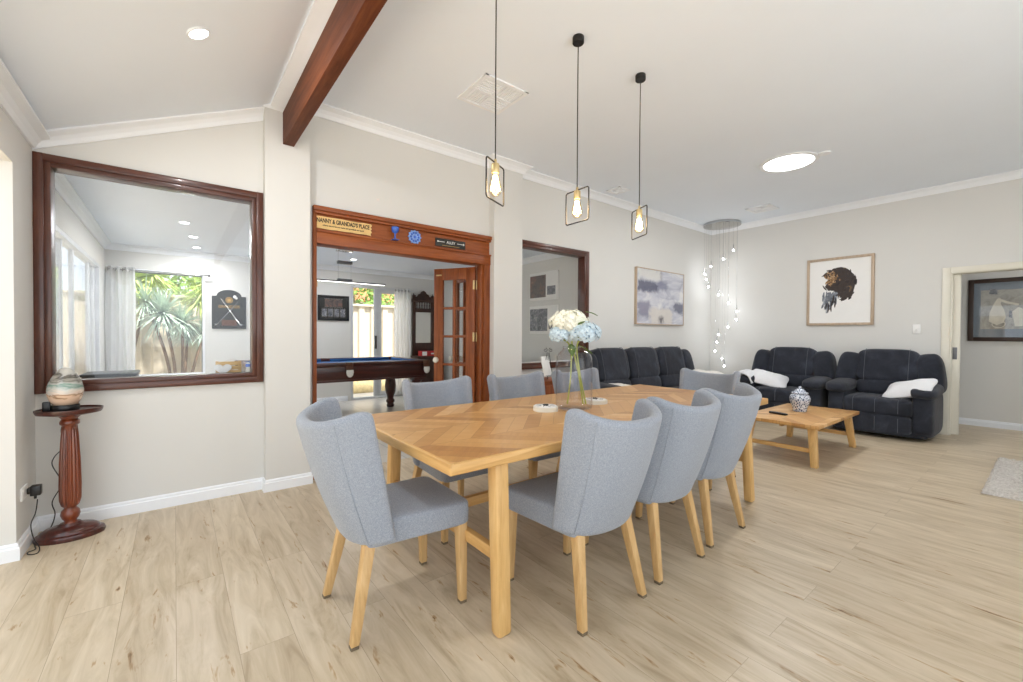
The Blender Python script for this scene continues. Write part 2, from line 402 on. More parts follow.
        m = Matrix.Translation(c) @ (mtx or Matrix())
        return s._merge(t, m)
    def done(s, name, m, parent=None, smooth=True, ang=40, loc=None, rot=None):
        me = bpy.data.meshes.new(name); s.bm.to_mesh(me); s.bm.free()
        if isinstance(m, str): m = M[m]
        me.materials.append(m)
        if smooth:
            me.shade_smooth(); me.set_sharp_from_angle(angle=R(ang))
        o = bpy.data.objects.new(name, me); COL.objects.link(o)
        if parent: o.parent = parent
        if loc: o.location = loc
        if rot: o.rotation_euler = rot
        return o

def tag(o, label=None, cat=None, group=None, kind=None):
    if label: o['label'] = label
    if cat: o['category'] = cat
    if group: o['group'] = group
    if kind: o['kind'] = kind
    return o
def thing(name, label, cat, loc=(0,0,0), rz=0, group=None):
    o = bpy.data.objects.new(name, None); COL.objects.link(o); o.location = loc; o.rotation_euler = (0,0,rz)
    o.empty_display_size = .1
    return tag(o, label, cat, group)
def struct(mb, name, m, smooth=True, label=None):
    o = mb.done(name, m, smooth=smooth); o['kind'] = 'structure'
    if label: o['label'] = label
    return o
def dup(root, loc, rz, label=None):
    def cp(o, par):
        c = o.copy(); COL.objects.link(c)
        if par: c.parent = par
        for ch in [q for q in kids.get(o.name, [])]: cp(ch, c)
        return c
    kids = {}
    for q in list(COL.objects):
        if q.parent: kids.setdefault(q.parent.name, []).append(q)
    r = cp(root, None); r.location = loc; r.rotation_euler = (0,0,rz)
    if label: r['label'] = label
    return r
def text_mesh(txt, size, depth, name, m, parent, loc, rot, align='CENTER', xs=1.0, bold=0.0):
    cu = bpy.data.curves.new('t', 'FONT'); cu.body = txt; cu.size = size; cu.extrude = depth; cu.align_x = align; cu.align_y = 'CENTER'; cu.offset = bold
    to = bpy.data.objects.new('t', cu); COL.objects.link(to)
    dg = bpy.context.evaluated_depsgraph_get(); dg.update()
    me = bpy.data.meshes.new_from_object(to.evaluated_get(dg)); bpy.data.objects.remove(to); bpy.data.curves.remove(cu)
    me.materials.clear(); me.materials.append(M[m]); me.name = name
    o = bpy.data.objects.new(name, me); COL.objects.link(o); o.parent = parent; o.location = loc; o.rotation_euler = rot; o.scale = (xs,1,1)
    return o

# ------------------------------------------------------------------ room constants
W = 3.85; XB = 7.61; ZC = 3.13; XL = -.672; WT = .1
GY = 8.05; GC = 2.45; GXR = 4.45; GXL = -.75; HX = 8.74

# floors
struct(MB().box(-3.5, 9.0, -1.5, W+.1, -.1, 0), 'floor', 'floor', False)
struct(MB().box(-3.5, 9.0, -7.5, -1.5, -.1, 0), 'floor', 'bounce_tiles', False)  # unseen pale floor behind the camera, added to bounce sunlight onto the ceiling
struct(MB().box(GXL-.1, GXR+.1, W+.1, GY+.1, -.1, 0), 'floor', 'tile', False)

# wall A (far long wall) with its three openings
w = MB()
y0, y1, top = W, W+WT, 3.35
w.box(-.80, -.61, y0, y1, 0, top); w.box(-.61, .485, y0, y1, 0, .90); w.box(-.61, .485, y0, y1, 2.255, top)
w.box(.485, .905, y0, y1, 0, top); w.box(.905, 2.765, y0, y1, 2.285, top); w.box(2.765, 3.06, y0, y1, 0, top)
w.box(3.06, 4.25, y0, y1, 0, .90); w.box(3.06, 4.25, y0, y1, 2.26, top); w.box(4.25, XB+.1, y0, y1, 0, top)
w.box(.548, .868, 3.755, W+.01, 0, top)      # pier by the beam
w.box(2.712, 3.107, 3.755, W+.01, 0, top)    # second pier
struct(w, 'wall_far', 'wall', False)
# left wall stub with the opening toward the camera side
w = MB().box(-.80, XL, 3.43, W+.01, 0, 2.6).box(-.80, XL, -3.0, 3.43, 2.125, 2.6)
struct(w, 'wall_left', 'wall', False)
# wall B with hall doorway
w = MB().box(XB, XB+.13, .81, W+.1, 0, top).box(XB, XB+.13, -3.3, .81, 2.03, top).box(XB, XB+.13, -3.3, -.35, 0, 2.04)
struct(w, 'wall_right', 'wall', False)
struct(MB().box(3.7, 9.0, -3.4, -3.3, 0, top), 'wall_near_blocker', 'wall', False)  # unseen wall, extended to block daylight and darken the right side
struct(MB().box(HX, HX+.1, -3.3, 2.2, 0, 2.6).box(XB+.13, HX, 2.1, 2.2, 0, 2.6), 'wall_hall', 'wall', False)
struct(MB().box(XB+.13, HX+.1, -3.3, 2.2, 2.5, 2.6), 'ceiling', 'ceil', False)
# ceilings
struct(MB().box(.69, XB+.1, -3.4, W+.1, ZC, ZC+.1), 'ceiling', 'ceil', False)
rk = lambda x: 2.416+(x+.663)*.454
struct(MB().extr([(-.80, rk(-.80)), (.60, rk(.60)), (.60, rk(.60)+.1), (-.80, rk(-.80)+.1)], 'y', -3.4, W+.1), 'ceiling', 'ceil', False)
# boxed strip at the ridge that carries the beam
struct(MB().extr([(.585, 3.02), (.585, 2.965), (.672, 2.95), (.70, 2.95), (.70, 3.2), (.60, 3.2)], 'y', -3.4, W), 'trim_1', 'white', False)

# cornices
def cornice(name, pts, s=.085, m='white'):
    """cove swept along a polyline of (x,y,ztop,nx,ny); n points into the room"""
    b = MB(); t = bmesh.new(); rings = []
    prof = [(0,0), (s,0), (s,-.012), (s*.80,-.02), (s*.52,-s*.38), (s*.30,-s*.66), (.018,-s*.85), (.012,-s), (0,-s)]
    for x, y, z, nx, ny in pts:
        rings.append([t.verts.new((x+nx*p, y+ny*p, z+q)) for p, q in prof])
    for a, c in zip(rings, rings[1:]):
        n = len(prof)
        for k in range(n): t.faces.new((a[k], a[(k+1)%n], c[(k+1)%n], c[k]))
    t.faces.new(rings[0]); t.faces.new(rings[-1][::-1])
    bmesh.ops.recalc_face_normals(t, faces=t.faces); b._merge(t)
    return struct(b, name, m, False)
cornice('trim_2', [(XL, W, rk(XL)+.0, 0, -1), (.548, W, rk(.548), 0, -1)], .080)
cornice('trim_6', [(XL, W-.02, rk(XL)+.005, 1, 0), (XL, -3.3, rk(XL)+.005, 1, 0)], .080)
cornice('trim_3', [(.548, W, 3.03, -1, 0), (.548, 3.755, 3.03, -1, -1), (.868, 3.755, 3.03, 0, -1)], .075)
cornice('trim_4', [(.868, W, ZC, 0, -1), (2.712, W, ZC, -1, -1), (2.712, 3.755, ZC, -1, -1), (3.107, 3.755, ZC, 1, -1), (3.107, W, ZC, 1, -1), (XB, W, ZC, -1, -1), (XB, -3.3, ZC, -1, 0)])

# skirting boards
def skirt(name, pts, m='white', h=.092, t_=.016):
    b = MB(); t = bmesh.new(); rings = []
    prof = [(0,0), (t_,0), (t_,h*.72), (t_*.6,h*.78), (t_*.6,h*.9), (t_*.3,h), (0,h)]
    for x, y, nx, ny in pts: rings.append([t.verts.new((x+nx*p, y+ny*p, q)) for p, q in prof])
    n = len(prof)
    for a, c in zip(rings, rings[1:]):
        for k in range(n): t.faces.new((a[k], a[(k+1)%n], c[(k+1)%n], c[k]))
    t.faces.new(rings[0]); t.faces.new(rings[-1][::-1]); bmesh.ops.recalc_face_normals(t, faces=t.faces); b._merge(t)
    return struct(b, name, m, False)
skirt('baseboard_far', [(-.80, 3.43, 0, -1), (XL, 3.43, 1, -1), (XL, W, 1, -1), (.548, W, -1, -1), (.548, 3.755, -1, -1), (.868, 3.755, 1, -1), (.868, W, 1, -1), (.90, W, 0, -1)])
skirt('baseboard_middle', [(2.79, W, 0, -1), (2.712, W, -1, -1), (2.712, 3.755, -1, -1), (3.107, 3.755, 1, -1), (3.107, W, 1, -1), (XB, W, -1, -1), (XB, .895, -1, 0)])
skirt('baseboard_hall', [(HX, 2.1, -1, 0), (HX, -3.3, -1, 0)])

# ------------------------------------------------------------------ timber beam
bt = thing('ceiling_beam', 'long reddish-brown timber beam running along the white ceiling ridge', 'beam', (.71, 0, 2.83))
MB().box(-.04, .04, -3.3, 3.755, -.125, .125, .004).done('timber', 'beam', bt)

# ------------------------------------------------------------------ windows in wall A
def timber_window(name, x0, x1, z0, z1, ycen, fw=.075, glassm='glass', label=None):
    r = bpy.data.objects.new(name, None); COL.objects.link(r); r['kind'] = 'structure'; r.location = (x0, W, z0)
    wx, hz = x1-x0, z1-z0
    def ringf(i0, i1, ya, yb, m1, m2, nm, bev=.004):
        # mitred look: verticals full height
        MB().box(i0, i1, ya, yb, i0, hz-i0, bev).done(nm, m2, r); MB().box(wx-i1, wx-i0, ya, yb, i0, hz-i0, bev).done(nm, m2, r)
        MB().box(i0+.002, wx-i0-.002, ya+.001, yb, hz-i1, hz-i0-.001, bev).done(nm, m1, r); MB().box(i0+.002, wx-i0-.002, ya+.001, yb, i0+.001, i1, bev).done(nm, m1, r)
    ringf(0, .045, -.028, .0, 'jarrah', 'jarrahz', 'window_casing')
    ringf(.040, .075, -.018, .11, 'jarrah', 'jarrahz', 'window_frame')
    MB().box(.07, wx-.07, .045, .051, .07, hz-.07).done('window_pane', glassm, r, False)
    MB().box(.0, wx, .10, .20, .03, .055, .003).done('window_sill', 'jarrah', r)
    return r
timber_window('window_1', -.671, .545, .846, 2.317, W)
timber_window('window_2', 3.075, 4.318, .82, 2.333, W)

# ------------------------------------------------------------------ timber opening with panelled head and french doors
dr = bpy.data.objects.new('door_1', None); COL.objects.link(dr); dr['kind'] = 'structure'; dr.location = (.905, W, 0)
wx = 1.86
MB().box(0, .03, -.03, .13, 0, 2.29, .004).done('door_jamb', 'cedarz', dr)
MB().box(wx-.13, wx-.045, -.02, .13, 0, 2.0, .004).box(wx-.045, wx, -.03, .13, 0, 2.29, .004).box(wx-.155, wx-.13, .0, .13, 0, 2.0, .003).done('door_jamb', 'cedarz', dr)
MB().box(.0, wx, -.055, .13, 2.255, 2.293, .006).box(.01, wx-.01, -.04, .1, 2.232, 2.256, .005).done('door_head_moulding', 'cedar', dr)
MB().box(.03, wx-.045, -.004, .1, 2.09, 2.235).done('door_head_panel', 'cedar', dr)
MB().box(.03, wx-.045, -.03, .13, 1.985, 2.085, .004).box(.03, wx-.045, -.045, .0, 2.08, 2.096, .004).done('door_head_rail', 'cedar', dr)
MB().box(.012, .04, -.012, .03, 1.62, 1.68, .004).done('door_catch', 'brass', dr)

def french_leaf(L, lat=.11, panes_w=2, rows=5, swap=False):
    """leaf in local coords: x 0..L from hinge, y thickness, z height"""
    H = 1.965; th = .038
    b = MB()
    b.box(0, lat, 0, th, .01, H, .003).box(L-lat, L, 0, th, .01, H, .003)
    b.box(lat-.001, L-lat+.001, .001, th-.001, H-.13, H-.001, .003).box(lat-.001, L-lat+.001, .001, th-.001, .011, .26, .003)
    iw = L-2*lat; zt = H-.13; zb = .26; hh = (zt-zb)/rows
    for k in range(1, rows): b.box(lat-.001, L-lat+.001, .004, th-.004, zb+k*hh-.014, zb+k*hh+.014, .003)
    b.box(L/2-.014, L/2+.014, .0045, th-.0045, zb, zt, .003)
    return b, (lat, L-lat, zb, zt)
def leaf_at(hx, hy, fx, fy, hinge_marks):
    L = math.hypot(fx-hx, fy-hy); a = math.atan2(fy-hy, fx-hx)
    b, g = french_leaf(L)
    d = b.done('door_leaf', 'cedarz', dr, loc=(hx-.905, hy-W, 0), rot=(0,0,a))
    MB().box(g[0], g[1], .017, .021, g[2], g[3]).done('pane', 'glass', d, False)
    k = MB().lathe([(.0,0),(.012,.0),(.012,.02),(.03,.03),(.034,.045),(.026,.062),(0,.066)], n=16, mtx=Matrix.Translation((L-.05,.038,.94)) @ Matrix.Rotation(R(-90),4,'X'))
    k.lathe([(.0,0),(.012,.0),(.012,.02),(.03,.03),(.034,.045),(.026,.062),(0,.066)], n=16, mtx=Matrix.Translation((L-.05,0,.94)) @ Matrix.Rotation(R(90),4,'X'))
    k.done('knob', 'ivory', d)
    if hinge_marks:
        for z in (.35, 1.15, 1.72):
            MB().box(.0, .022, -.004, .042, z, z+.10, .002).lathe([(.007,0),(.007,.1)], (-.004,.0,z), 8).done('hinge', 'brass', d)
        MB().box(L-.10, L-.03, .036, .046, 1.885, 1.90, .002).box(L-.10, L-.03, -.008, .002, 1.885, 1.90, .002).done('bolt', 'brass', d)
    return d
leaf_at(2.605, 3.94, 2.345, 4.38, True)
leaf_at(2.655, 3.99, 2.665, 4.49, False)

# ------------------------------------------------------------------ games room shell
w = MB()
w.box(GXL-.1, -.62, GY, GY+.1, 0, 2.55).box(-.62, .365, GY, GY+.1, 0, .60).box(-.62, .365, GY, GY+.1, 2.13, 2.55).box(.365, 2.56, GY, GY+.1, 0, 2.55)
w.box(2.56, 3.70, GY, GY+.1, 2.14, 2.55).box(3.70, GXR+.1, GY, GY+.1, 0, 2.55)
struct(w, 'wall_games_far', 'wall', False)
struct(MB().box(GXR, GXR+.1, W+.1, GY, 0, 2.55), 'wall_games_right', 'wall', False)
w = MB().box(GXL-.1, GXL, W+.1, 4.30, 0, 2.55).box(GXL-.1, GXL, 4.30, 7.55, 2.10, 2.55).box(GXL-.1, GXL, 7.55, GY, 0, 2.55)
struct(w, 'wall_games_left', 'wall', False)
struct(MB().box(GXL-.1, GXR+.1, W+.1, GY+.1, GC, GC+.1), 'ceiling', 'ceil', False)
cornice('trim_5', [(GXL, W+.1, GC, 1, 1), (GXL, GY, GC, 1, -1), (GXR, GY, GC, -1, -1), (GXR, W+.1, GC, -1, 0)], .08)
skirt('baseboard_games', [(.5, GY, 0, -1), (2.50, GY, 0, -1)])
skirt('baseboard_games_right', [(3.78, GY, 0, -1), (GXR, GY, -1, -1), (GXR, W+.1, -1, 0)])
# plant window
r = bpy.data.objects.new('window_3', None); COL.objects.link(r); r['kind'] = 'structure'; r.location = (-.62, GY, .6)
MB().box(0, .985, -.012, .08, 0, .03, .003).box(0, .985, -.012, .08, 1.50, 1.53, .003).box(0, .03, -.01, .08, .03, 1.5, .003).box(.955, .985, -.01, .08, .03, 1.5, .003).done('window_frame', 'white', r)
MB().box(.03, .04, .03, .06, .03, 1.5).box(.945, .955, .03, .06, .03, 1.5).box(.03, .955, .03, .06, 1.485, 1.5).done('window_sash', 'aludark', r)
MB().box(.03, .955, .045, .05, .03, 1.5).done('window_pane', 'glass', r, False)
# sliding door in far wall
r = bpy.data.objects.new('door_2', None); COL.objects.link(r); r['kind'] = 'structure'; r.location = (2.56, GY, 0)
MB().box(0, .045, 0, .09, 0, 2.14, .003).box(1.095, 1.14, 0, .09, 0, 2.14, .003).box(.045, 1.095, 0, .09, 2.10, 2.14, .003).box(.045, 1.095, 0, .09, 0, .04, .003).done('door_frame', 'alu', r)
MB().box(.44, .50, .02, .05, .04, 2.1, .003).box(.50, .60, .05, .08, .04, 2.1, .003).box(.60, 1.095, .05, .08, 2.02, 2.1, .003).box(.60, 1.095, .05, .08, .04, .12, .003).done('door_sash', 'alu', r)
MB().box(.455, .485, -.01, .02, .95, 1.2, .004).done('door_handle', 'black', r)
MB().box(.045, .44, .03, .036, .04, 2.1).box(.6, 1.095, .062, .068, .12, 2.02).done('door_pane', 'glass', r, False)
# sliding doors in left wall
r = bpy.data.objects.new('door_3', None); COL.objects.link(r); r['kind'] = 'structure'; r.location = (GXL, 4.30, 0)
f = MB().box(-.09, 0, 0, .05, 0, 2.1, .003).box(-.09, 0, 3.2, 3.25, 0, 2.1, .003).box(-.09, 0, .05, 3.2, 2.05, 2.1, .003).box(-.09, 0, .05, 3.2, 0, .05, .003)
f.done('door_frame', 'alu', r)
for yy, x_ in ((.05,-.05), (1.14,-.05), (1.70,-.05), (2.72,-.05), (3.13,-.05)):
    MB().box(x_-.02, x_+.012, yy, yy+.07, .05, 2.05, .003).done('door_sash', 'alu', r)
MB().box(-.052, -.046, .12, 3.14, .05, 2.05).done('door_pane', 'glass', r, False)

# ------------------------------------------------------------------ hall doorway architrave and sliding leaf
r = bpy.data.objects.new('door_4', None); COL.objects.link(r); r['kind'] = 'structure'; r.location = (XB, .81, 0)
MB().box(-.02, 0, 0, .075, 0, 2.095, .004).box(-.02, 0, -1.2, .0, 2.02, 2.095, .004).done('door_architrave', 'cream', r)
MB().box(-.005, .14, -.018, .003, 0, 2.03, .002).box(-.005, .14, -1.16, -.018, 2.012, 2.03, .002).done('door_lining', 'cream', r)
lf = MB().box(.05, .088, -.085, .6, .01, 2.01, .003).done('door_leaf', 'cream', r)
MB().box(.042, .052, -.062, -.022, .95, 1.10, .003).box(.040, .046, -.055, -.03, .985, 1.065, .002).done('door_handle', 'aludark', lf)

# ------------------------------------------------------------------ dining chairs
CH = 'upholstered dining chairs around the long table'
def make_chair(label):
    t = thing('dining_chair', label, 'chair', (0,0,0), 0, CH)
    # seat
    b = MB()
    def sf(p):
        k = 1+.02*p.x
        z = p.z
        if z > 0: z += .012*(1-(p.x/.26)**2)*(1-(p.y/.25)**2)
        y = p.y*(1.0-.30*(.236-p.x))
        return Vector((p.x, y, z))
    b.puff((.045, 0, .412), (.236, .232, .056), (.20, .17), f=sf, nu=48, nv=20)
    b.done('seat', 'fabric', t, ang=180)
    # wrap-around back
    bm = bmesh.new(); NS, NTt = 24, 12; g = []
    for j in range(NTt+1):
        v = j/NTt; row = []
        for i in range(NS+1):
            s = -1+2*i/NS; ph = s*PI/2
            hw = .208+.032*v
            xo = -.205-.175*v-.015*math.sin(v*PI)          # rearmost line
            xw = -.070-.110*v                               # wing edge
            cz = .362+.016*0
            ztop = .878+.050*min(1, (abs(s)/.85)**2.0)-(.010*((abs(s)-.85)/.15)**2 if abs(s) > .85 else 0)
            zb = .362+.012*abs(s)
            y = hw*math.copysign(abs(math.sin(ph))**.80, s)
            x = xo+(xw-xo)*(1-abs(math.cos(ph))**.9)
            row.append(bm.verts.new((x, y, zb+(ztop-zb)*v)))
        g.append(row)
    for j in range(NTt):
        for i in range(NS): bm.faces.new((g[j][i], g[j+1][i], g[j+1][i+1], g[j][i+1]))
    bmesh.ops.recalc_face_normals(bm, faces=bm.faces)
    b = MB(); b._merge(bm); o = b.done('backrest', 'fabric', t, ang=180)
    md = o.modifiers.new('s', 'SOLIDIFY'); md.thickness = .05; md.offset = 0; md.use_even_offset = False
    md = o.modifiers.new('v', 'SUBSURF'); md.levels = 1; md.render_levels = 2
    # piped seam lines on the outside of the back
    for sg in (-1, 1):
        pts = []
        for j in range(NTt+1):
            v = .03+.93*j/NTt; s = sg*.60; ph = s*PI/2
            hw = .208+.032*v; xo = -.205-.175*v-.015*math.sin(v*PI); xw = -.070-.110*v
            y = hw*math.copysign(abs(math.sin(ph))**.80, s); x = xo+(xw-xo)*(1-abs(math.cos(ph))**.9)
            zt = .878+.050*min(1, (abs(s)/.85)**2.0); n = Vector((-.8, sg*.6, 0)).normalized()*.0255
            pts.append((x+n.x, y+n.y, .362+(zt-.362)*v))
        MB().tube(pts, .0022, 6).done('seam', 'fabric', o)
    for sy in (-1, 1):
        lg = MB().taper((-.168, sy*.160, .375), (-.240, sy*.205, .012), .023, .0165).done('leg', 'oakleg', t)
        MB().taper((-.2403, sy*.2052, .012), (-.2415, sy*.206, 0), .0160, .0155, .002).done('foot_glide', 'rubber', lg)
        lg = MB().taper((.238, sy*.200, .375), (.246, sy*.203, .012), .023, .0165).done('leg', 'oakleg', t)
        MB().taper((.246, sy*.203, .012), (.246, sy*.2035, 0), .0160, .0155, .002).done('foot_glide', 'rubber', lg)
    return t
ch0 = make_chair('grey chair with oak legs at the near left end of the table, seen whole')
ch0.location = (.787, 1.87, 0); ch0.rotation_euler = (0,0,R(-1))
dup(ch0, (1.512, 1.42, 0), R(90), 'large grey chair back nearest the camera, first of the three on the near long side')
dup(ch0, (2.080, 1.435, 0), R(90), 'grey chair in the middle of the three on the near long side of the table')
dup(ch0, (2.640, 1.46, 0), R(90), 'grey chair on the near long side closest to the coffee table')
dup(ch0, (1.44, 2.44, 0), R(-90), 'grey chair on the far long side in front of the pool table and glazed door')
dup(ch0, (2.14, 2.44, 0), R(-92), 'grey chair on the far long side just left of the flower vase')
dup(ch0, (2.84, 2.44, 0), R(-90), 'grey chair on the far long side seen through and right of the glass vase')
dup(ch0, (3.56, 1.90, 0), R(184), 'grey chair facing left at the far head of the table, in front of the sofas')

# ------------------------------------------------------------------ dining table
TZ = .745
tb = thing('dining_table', 'long oak dining table with chevron parquet top and grey chairs around it', 'table', (2.195, 1.945, 0))
hl, hw_ = 1.405, .585
MB().box(-hl+.018, hl-.018, -hw_+.018, hw_-.018, TZ-.02, TZ-.0002).done('tabletop', 'chevron', tb, False)
for sy in (-1, 1):
    MB().box(-hl+.004, hl-.004, min(sy*(hw_-.022), sy*hw_), max(sy*(hw_-.022), sy*hw_), TZ-.045, TZ-.0006, .006, 3).done('long_edge', 'oakx', tb)
for sx in (-1, 1):
    MB().box(min(sx*(hl-.022), sx*hl), max(sx*(hl-.022), sx*hl), -hw_+.0005, hw_-.0005, TZ-.0453, TZ, .006, 3).done('end_edge', 'oaky', tb)
MB().box(-hl+.015, hl-.015, -hw_+.015, hw_-.015, TZ-.043, TZ-.02).done('under_panel', 'oakx', tb)
for sx in (-1, 1):
    for sy in (-1, 1):
        MB().taper((sx*(hl-.26), sy*.525, TZ-.045), (sx*(hl-.255), sy*.562, 0), .037, .035, .016, .032, .030).done('leg', 'oakz', tb)
    MB().box(sx*(hl-.26)-.016, sx*(hl-.26)+.016, -.53, .53, .285, .335, .003).done('cross_rail', 'oaky', tb)
MB().box(-(hl-.27), hl-.27, -.018, .018, .300, .350, .003).done('stretcher', 'oakx', tb)

# ------------------------------------------------------------------ vase with hydrangeas, dishes
vs = thing('glass_vase', 'tall clear glass vase in the middle of the dining table holding hydrangeas', 'vase', (2.045, 1.935, TZ))
pr_ = [(.0,.004),(.095,.004),(.112,.012),(.116,.03),(.116,.30),(.112,.335),(.098,.362),(.078,.378),(.070,.392),(.072,.405)]
MB().lathe([(0,0),(.098,0),(.114,.008),(.119,.03),(.119,.30),(.115,.337),(.100,.366),(.080,.382),(.073,.394),(.075,.406)]+[(r_-.0005, z_+.001) for r_, z_ in pr_[::-1]], n=40).done('body', 'vglass', vs, ang=60)
def floret_head(b, c, r, squash, n, ps):
    for k in range(n):
        z = 1-2*(k+.5)/n; a = k*2.39996; rr = math.sqrt(1-z*z)
        d = Vector((rr*math.cos(a), rr*math.sin(a), z))
        if z < -.75: continue
        p = Vector(c)+Vector((d.x*r, d.y*r, d.z*r*squash))*random.uniform(.86, 1.10)
        nq = d.to_track_quat('Z', 'Y'); tw = random.uniform(0, PI)
        for q in range(4):
            an = tw+q*PI/2
            u = Vector((math.cos(an), math.sin(an), 0)); v = Vector((-math.sin(an), math.cos(an), 0))
            vv = [Vector((0,0,0)), u*ps*.55+v*ps*.5+Vector((0,0,ps*.18)), u*ps*1.1+Vector((0,0,ps*.1)), u*ps*.55-v*ps*.5+Vector((0,0,ps*.18))]
            b.bm.faces.new([b.bm.verts.new(p+nq @ x) for x in vv])
fl = []
def hydrangea(label, c, r, sq, n, m, m2, foot):
    t = thing('hydrangea', label, 'flower', (2.045, 1.935, TZ), 0, 'hydrangeas in the glass vase')
    b = MB(); floret_head(b, c, r, sq, n, .017); hd = b.done('flower_head', m, t, smooth=False); md = hd.modifiers.new('s','SOLIDIFY'); md.thickness = .0012
    MB().puff(c, (r*.84, r*.84, r*.84*sq), (1,1)).done('flower_core', m2, hd)
    MB().tube([(c[0]*.8, c[1]*.8, c[2]-r*sq*.6), (c[0]*.25, c[1]*.3, .40), (foot[0]*.5, foot[1]*.5, .22), (foot[0], foot[1], .03)], .0052, 8, smoothpts=6).done('stem', 'stem', t)
    return t
def leafm(t, p, d, L, wd):
    d = Vector(d).normalized(); s = d.cross(Vector((0,0,1))).normalized(); b = MB(); P = Vector(p)
    prof = [(0,.05),(.2,.7),(.45,1),(.7,.75),(.9,.3),(1,.02)]
    rows = []
    for u, w_ in prof:
        cc = P+d*L*u+Vector((0,0,-.25*L*u*u)); rows.append([b.bm.verts.new(cc-s*wd*w_+Vector((0,0,.12*wd))), b.bm.verts.new(cc), b.bm.verts.new(cc+s*wd*w_+Vector((0,0,.12*wd)))])
    for a, c in zip(rows, rows[1:]):
        for k in range(2): b.bm.faces.new((a[k], a[k+1], c[k+1], c[k]))
    o = b.done('leaf', 'leaf', t, ang=180)
    md = o.modifiers.new('s', 'SOLIDIFY'); md.thickness = .001
t = hydrangea('large creamy white hydrangea head at the top of the vase', (-.026, .025, .565), .120, .62, 230, 'hwhite', 'hcore', (.045, -.04))
leafm(t, (.05,-.05,.63), (.9,-.7,-.1), .08, .026); leafm(t, (-.055,-.08,.535), (.1,-.8,.7), .07, .024)
t = hydrangea('pale blue hydrangea head at the right of the bouquet', (.024, -.055, .496), .105, .64, 190, 'hblue', 'hblue2', (.06, -.05))
leafm(t, (.01,-.03,.41), (.8,-.4,-.3), .10, .03)
t = hydrangea('small bluish hydrangea head low at the left of the bouquet', (-.092, .045, .484), .062, .8, 80, 'hblue', 'hblue2', (-.03, .03))
leafm(t, (-.03,.0,.42), (-.4,-.5,-.5), .09, .028); leafm(t, (-.05,-.04,.47), (-.2,-.9,.1), .06, .02)

def dish(label, loc, rz):
    t = thing('coaster_box', label, 'coaster box', loc, rz, 'white coaster boxes on the dining table')
    pl = []
    for k in range(48):
        a = 2*PI*k/48; q = .078*(1+.10*abs(math.cos(2*a))-.05*abs(math.sin(4*a))); pl.append((q*math.cos(a), q*math.sin(a)))
    MB().extr(pl, 'z', 0, .026).done('tray', 'ivory', t)
    MB().extr([(x*.9, y*.9) for x, y in pl], 'z', .0255, .031).done('coaster', 'paper', t)
    b = MB()
    for k in range(6):
        a = k*PI/3; b.puff((.013*math.cos(a), .013*math.sin(a), .035), (.006,.006,.005), (1,1), nu=8, nv=6)
    b.puff((0,0,.036), (.006,.006,.006), (1,1), nu=8, nv=6); b.done('bead', 'black', t)
    b = MB()
    for k in range(8):
        a = k*PI/4+.2; c, s_ = math.cos(a), math.sin(a)
        b.tube([(.03*c,.03*s_,.0312),(.058*c-.012*s_,.058*s_+.012*c,.0312)], .0016, 6)
    b.done('inlay', 'stitch', t)
dish('white scalloped coaster box on the table just left of the vase', (1.85, 1.995, TZ), .2)
dish('white scalloped coaster box on the table just right of the vase', (2.33, 2.0, TZ), .6)

# ------------------------------------------------------------------ pendants
def pendant(label, x, y, zt, rz, fw=.200, fh=.207):
    t = thing('pendant_light', label, 'pendant light', (x, y, ZC), rz, 'wire frame pendants over the dining table')
    MB().lathe([(0,0),(.035,0),(.037,-.004),(.037,-.038),(.034,-.042),(0,-.042)], n=28).done('ceiling_rose', 'blackmetal', t)
    zz = zt-ZC
    MB().tube([(0,0,-.05), (.001,.001,zz*.5), (0,0,zz+.01)], .0035, 8).done('cord', 'black', t)
    pts = []; h2 = fw/2; rr = .014
    for cx_, cz_, a0 in ((h2-rr, zz-rr, 0), (-h2+rr, zz-rr, 90), (-h2+rr, zz-fh+rr, 180), (h2-rr, zz-fh+rr, 270)):
        for q in range(5): a = R(a0+q*22.5); pts.append((cx_+rr*math.cos(a), 0, cz_+rr*math.sin(a)))
    MB().tube(pts, .0042, 8, closed=True).done('wire_frame', 'blackmetal', t)
    so = MB().lathe([(0,.02),(.007,.018),(.009,0),(.02,-.006),(.022,-.012),(.022,-.05),(.019,-.056),(0,-.056)], (0,0,zz), 20).done('bulb_socket', 'brass', t)
    z0 = zz-.05
    bl = MB().lathe([(.014,0),(.017,-.012),(.024,-.035),(.033,-.068),(.036,-.088),(.032,-.112),(.019,-.126),(0,-.130)], (0,0,z0), 24).done('bulb', 'bulbglass', t, ang=180)
    b = MB()
    for k in range(6):
        a = k*PI/3; a2 = a+PI/6
        b.tube([(.009*math.cos(a),.009*math.sin(a),z0-.02),(.023*math.cos(a),.023*math.sin(a),z0-.098),(.010*math.cos(a2),.010*math.sin(a2),z0-.024)], .0024, 5)
    b.done('filament', 'fil', bl)
    l = bpy.data.lights.new('pendant_glow', 'POINT'); l.energy = 1.6; l.color = (1,.78,.5); l.shadow_soft_size = .03
    lo = bpy.data.objects.new('pendant_glow', l); COL.objects.link(lo); lo.parent = t; lo.location = (0,0,z0-.08)
pendant('black wire frame pendant hanging nearest, its cord leaving the top of the photo', 1.355, 1.868, 2.145, R(26))
pendant('black wire frame pendant in the middle of the three over the table', 2.035, 1.91, 2.155, R(89))
pendant('black wire frame pendant hanging farthest right over the table', 2.685, 1.90, 2.155, R(67))

